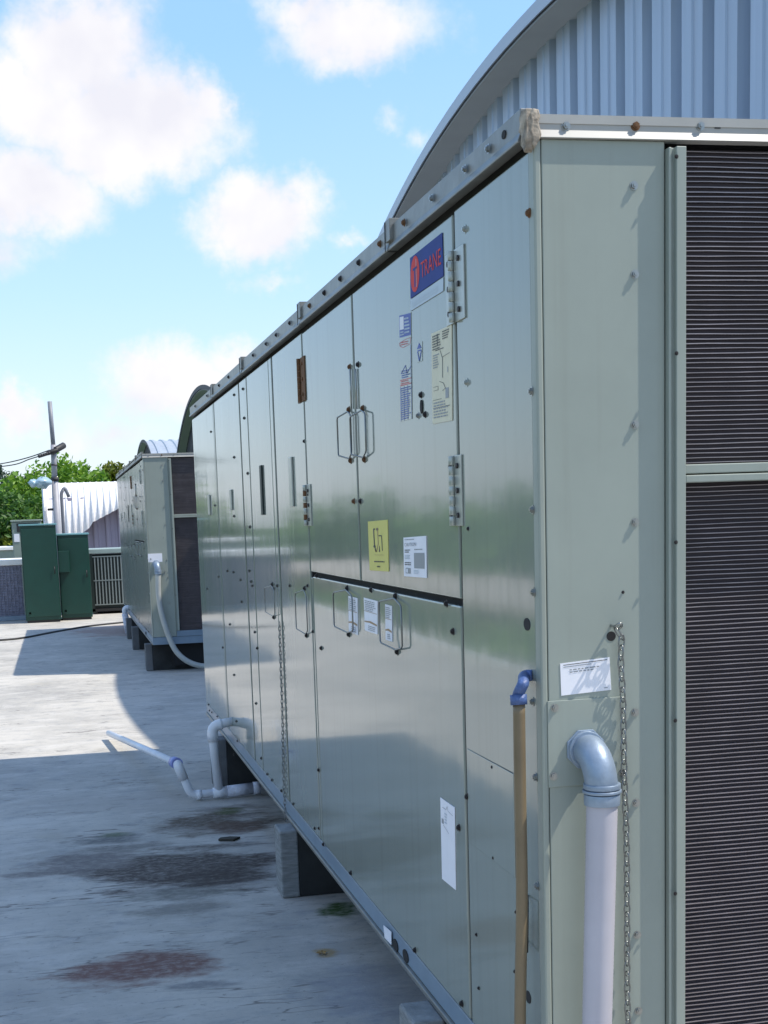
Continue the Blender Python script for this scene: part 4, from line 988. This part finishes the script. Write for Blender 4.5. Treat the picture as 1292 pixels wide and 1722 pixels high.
def tree(name, base, h, cr, m, label, seed, leaves=3600, size=.15, squash=.75, crown_lo=.35):
    rnd = random.Random(seed); root = empty(name, base, label, 'tree', 'trees beyond the roof')
    bx = Vector(base); b = MB()
    top = bx + Vector((rnd.uniform(-.3, .3), rnd.uniform(-.3, .3), h * .8))
    tr = smooth_path([bx, bx.lerp(top, .35) + Vector((rnd.uniform(-.2, .2), 0, 0)), bx.lerp(top, .7) + Vector((rnd.uniform(-.3, .3), 0, 0)), top], 5)
    b.tube(tr, [h * .028 * (1 - .75 * i / len(tr)) for i in range(len(tr))], 'bark', 10)
    cl = MB(); nb = 22; blobs = []
    for i in range(nb):
        a = i * 2.4 + rnd.uniform(-.4, .4); f_ = crown_lo + (1 - crown_lo) * ((i + .5) / nb); rad = cr * math.sin(math.pi * min(.95, .12 + .80 * (1 - (f_ - crown_lo) / (1 - crown_lo)))) * rnd.uniform(.55, 1.0)
        c = bx + Vector((math.cos(a) * rad, math.sin(a) * rad, h * f_ * rnd.uniform(.92, 1.0)))
        st = tr[min(len(tr) - 1, int(len(tr) * min(.95, f_ * .85)))]; b.tube([st, st.lerp(c, .5) + Vector((0, 0, .15)), c], [h * .010, h * .007, h * .003], 'bark', 6)
        blobs.append(c)
    for c in blobs:
        r = cr * rnd.uniform(.34, .52); leaf_cloud(cl, c, r, r, r * squash, leaves // nb, size, m, rnd, .35)
        for k in range(3):
            d = Vector((rnd.gauss(0, 1), rnd.gauss(0, 1), rnd.gauss(0, .7))).normalized() * r; leaf_cloud(cl, c + d, r * .42, r * .42, r * .34, leaves // nb // 6, size, m, rnd, .2)
    b.build('trunk', root); cl.build('crown', root)
    return root
def base_at(px, Y): p = at_y(px, 900, Y); return (p.x, Y, -5)
def top_h(py, Y, px): return at_y(px, py, Y).z + 5
for nm, px, py, Y, cr, m, lab, seed in (
        ('broadleaf_tree', 120, 776, 43, 2.4, 'leaf_bright', 'bright green tree right behind the utility pole, its crown rising over the shed', 3),
        ('broadleaf_tree', 52, 783, 42, 2.5, 'leaf_bright', 'large bright green tree left of the utility pole', 5),
        ('broadleaf_tree', 182, 784, 45, 1.15, 'leaf_yellow', 'small yellowish tree top showing between the shed and the second unit', 9),
        ('broadleaf_tree', 152, 795, 50, 2.2, 'leaf_bright', 'low bright tree between the pole tree and the yellowish one', 21),
        ('broadleaf_tree', 2, 782, 52, 2.2, 'leaf_blue', 'bluish dark tree farthest left against the sky', 13),
        ('broadleaf_tree', 30, 812, 38.5, 2.0, 'leaf_dark', 'dark green tree in front of the large bright tree, above the condensers', 17),
        ('broadleaf_tree', 85, 812, 39, 2.0, 'leaf_dark', 'dark green tree directly behind the left edge of the shed', 19)):
    b0 = base_at(px, Y); tree(nm, b0, top_h(py, Y, px) - (.1 if px > 140 else .45), cr, m, lab, seed, leaves=9500, size=.10, crown_lo=.42)
def bush(px0, px1, py, Y, m, label, seed):
    rnd = random.Random(seed); b = MB(); xa, xb = at_y(px0, py, Y).x, at_y(px1, py, Y).x; zt = at_y(px0, py, Y).z
    x = xa
    while x < xb:
        for z in range(int((zt + 5) / .9)): leaf_cloud(b, (x + rnd.uniform(-.3, .3), Y + rnd.uniform(-.4, .4), -4.6 + z * .9 + rnd.uniform(-.1, .15)), .65, .6, .6, 170, .085, m, rnd, .3)
        x += .7
    root = empty('hedge', ((xa + xb) / 2, Y, -5), label, 'hedge'); b.build('foliage', root)
    s = MB()
    x = xa
    while x < xb: s.tube([(x, Y, -5), (x + .1, Y, -2)], .05, 'bark', 6); x += .7
    s.build('stem', root)
bush(-70, 95, 868, 37.2, 'leaf_yellow', 'yellow-green hedge below the trees, behind the condensers at the left edge', 31)
# the far wood beyond the left roof edge, mirrored in the glossy panels
rnd = random.Random(77); b = MB()
for i in range(150):
    a = R_(-112 + 104 * i / 150); d = rnd.uniform(46, 62); hh = rnd.uniform(1.0, 2.3) * (1.0 if i % 5 else 1.3)
    if a > R_(-13): d = 74
    cx_, cy_ = math.sin(a) * d, math.cos(a) * d
    for k in range(5):
        zc = -4 + (hh + 4) * (k + .5) / 5; r = 2.1 * (1 - .09 * k); leaf_cloud(b, (cx_ + rnd.uniform(-.6, .6), cy_ + rnd.uniform(-.6, .6), zc), r, r, 1.3, 55, .42, ('leaf_dark', 'leaf_bright', 'leaf_bright')[i % 3], rnd, .2)
o = b.build('woodland'); tag(o, 'far green woodland beyond the left edge of the roof, mirrored in the glossy panels', 'woodland', None, 'stuff')

# low building and shrubs just below the left roof edge
root = empty('low_building', (-10, 32, -5), 'low beige flat-roofed building below the left roof edge', 'building')
b = MB(); b.box(-12.0, -8.2, 8, 66, -5, -.75, 'beige_wall'); b.build('wall', root)
b = MB(); b.box(-12.2, -8.0, 7.8, 66.2, -.748, -.55, 'beige_roof'); b.build('roof', root)
rnd = random.Random(41); b = MB()
for i in range(190):
    x, y = rnd.uniform(-7.6, -3.4), rnd.uniform(2, 62); leaf_cloud(b, (x, y, rnd.uniform(-1.9, -1.2)), 1.2, 1.2, .7, 110, .26, ('leaf_dark', 'leaf_bright', 'leaf_yellow')[i % 3], rnd, .3)
tag(b.build('shrubbery'), 'mass of green shrubs just below the left roof edge', 'shrubs', None, 'stuff')
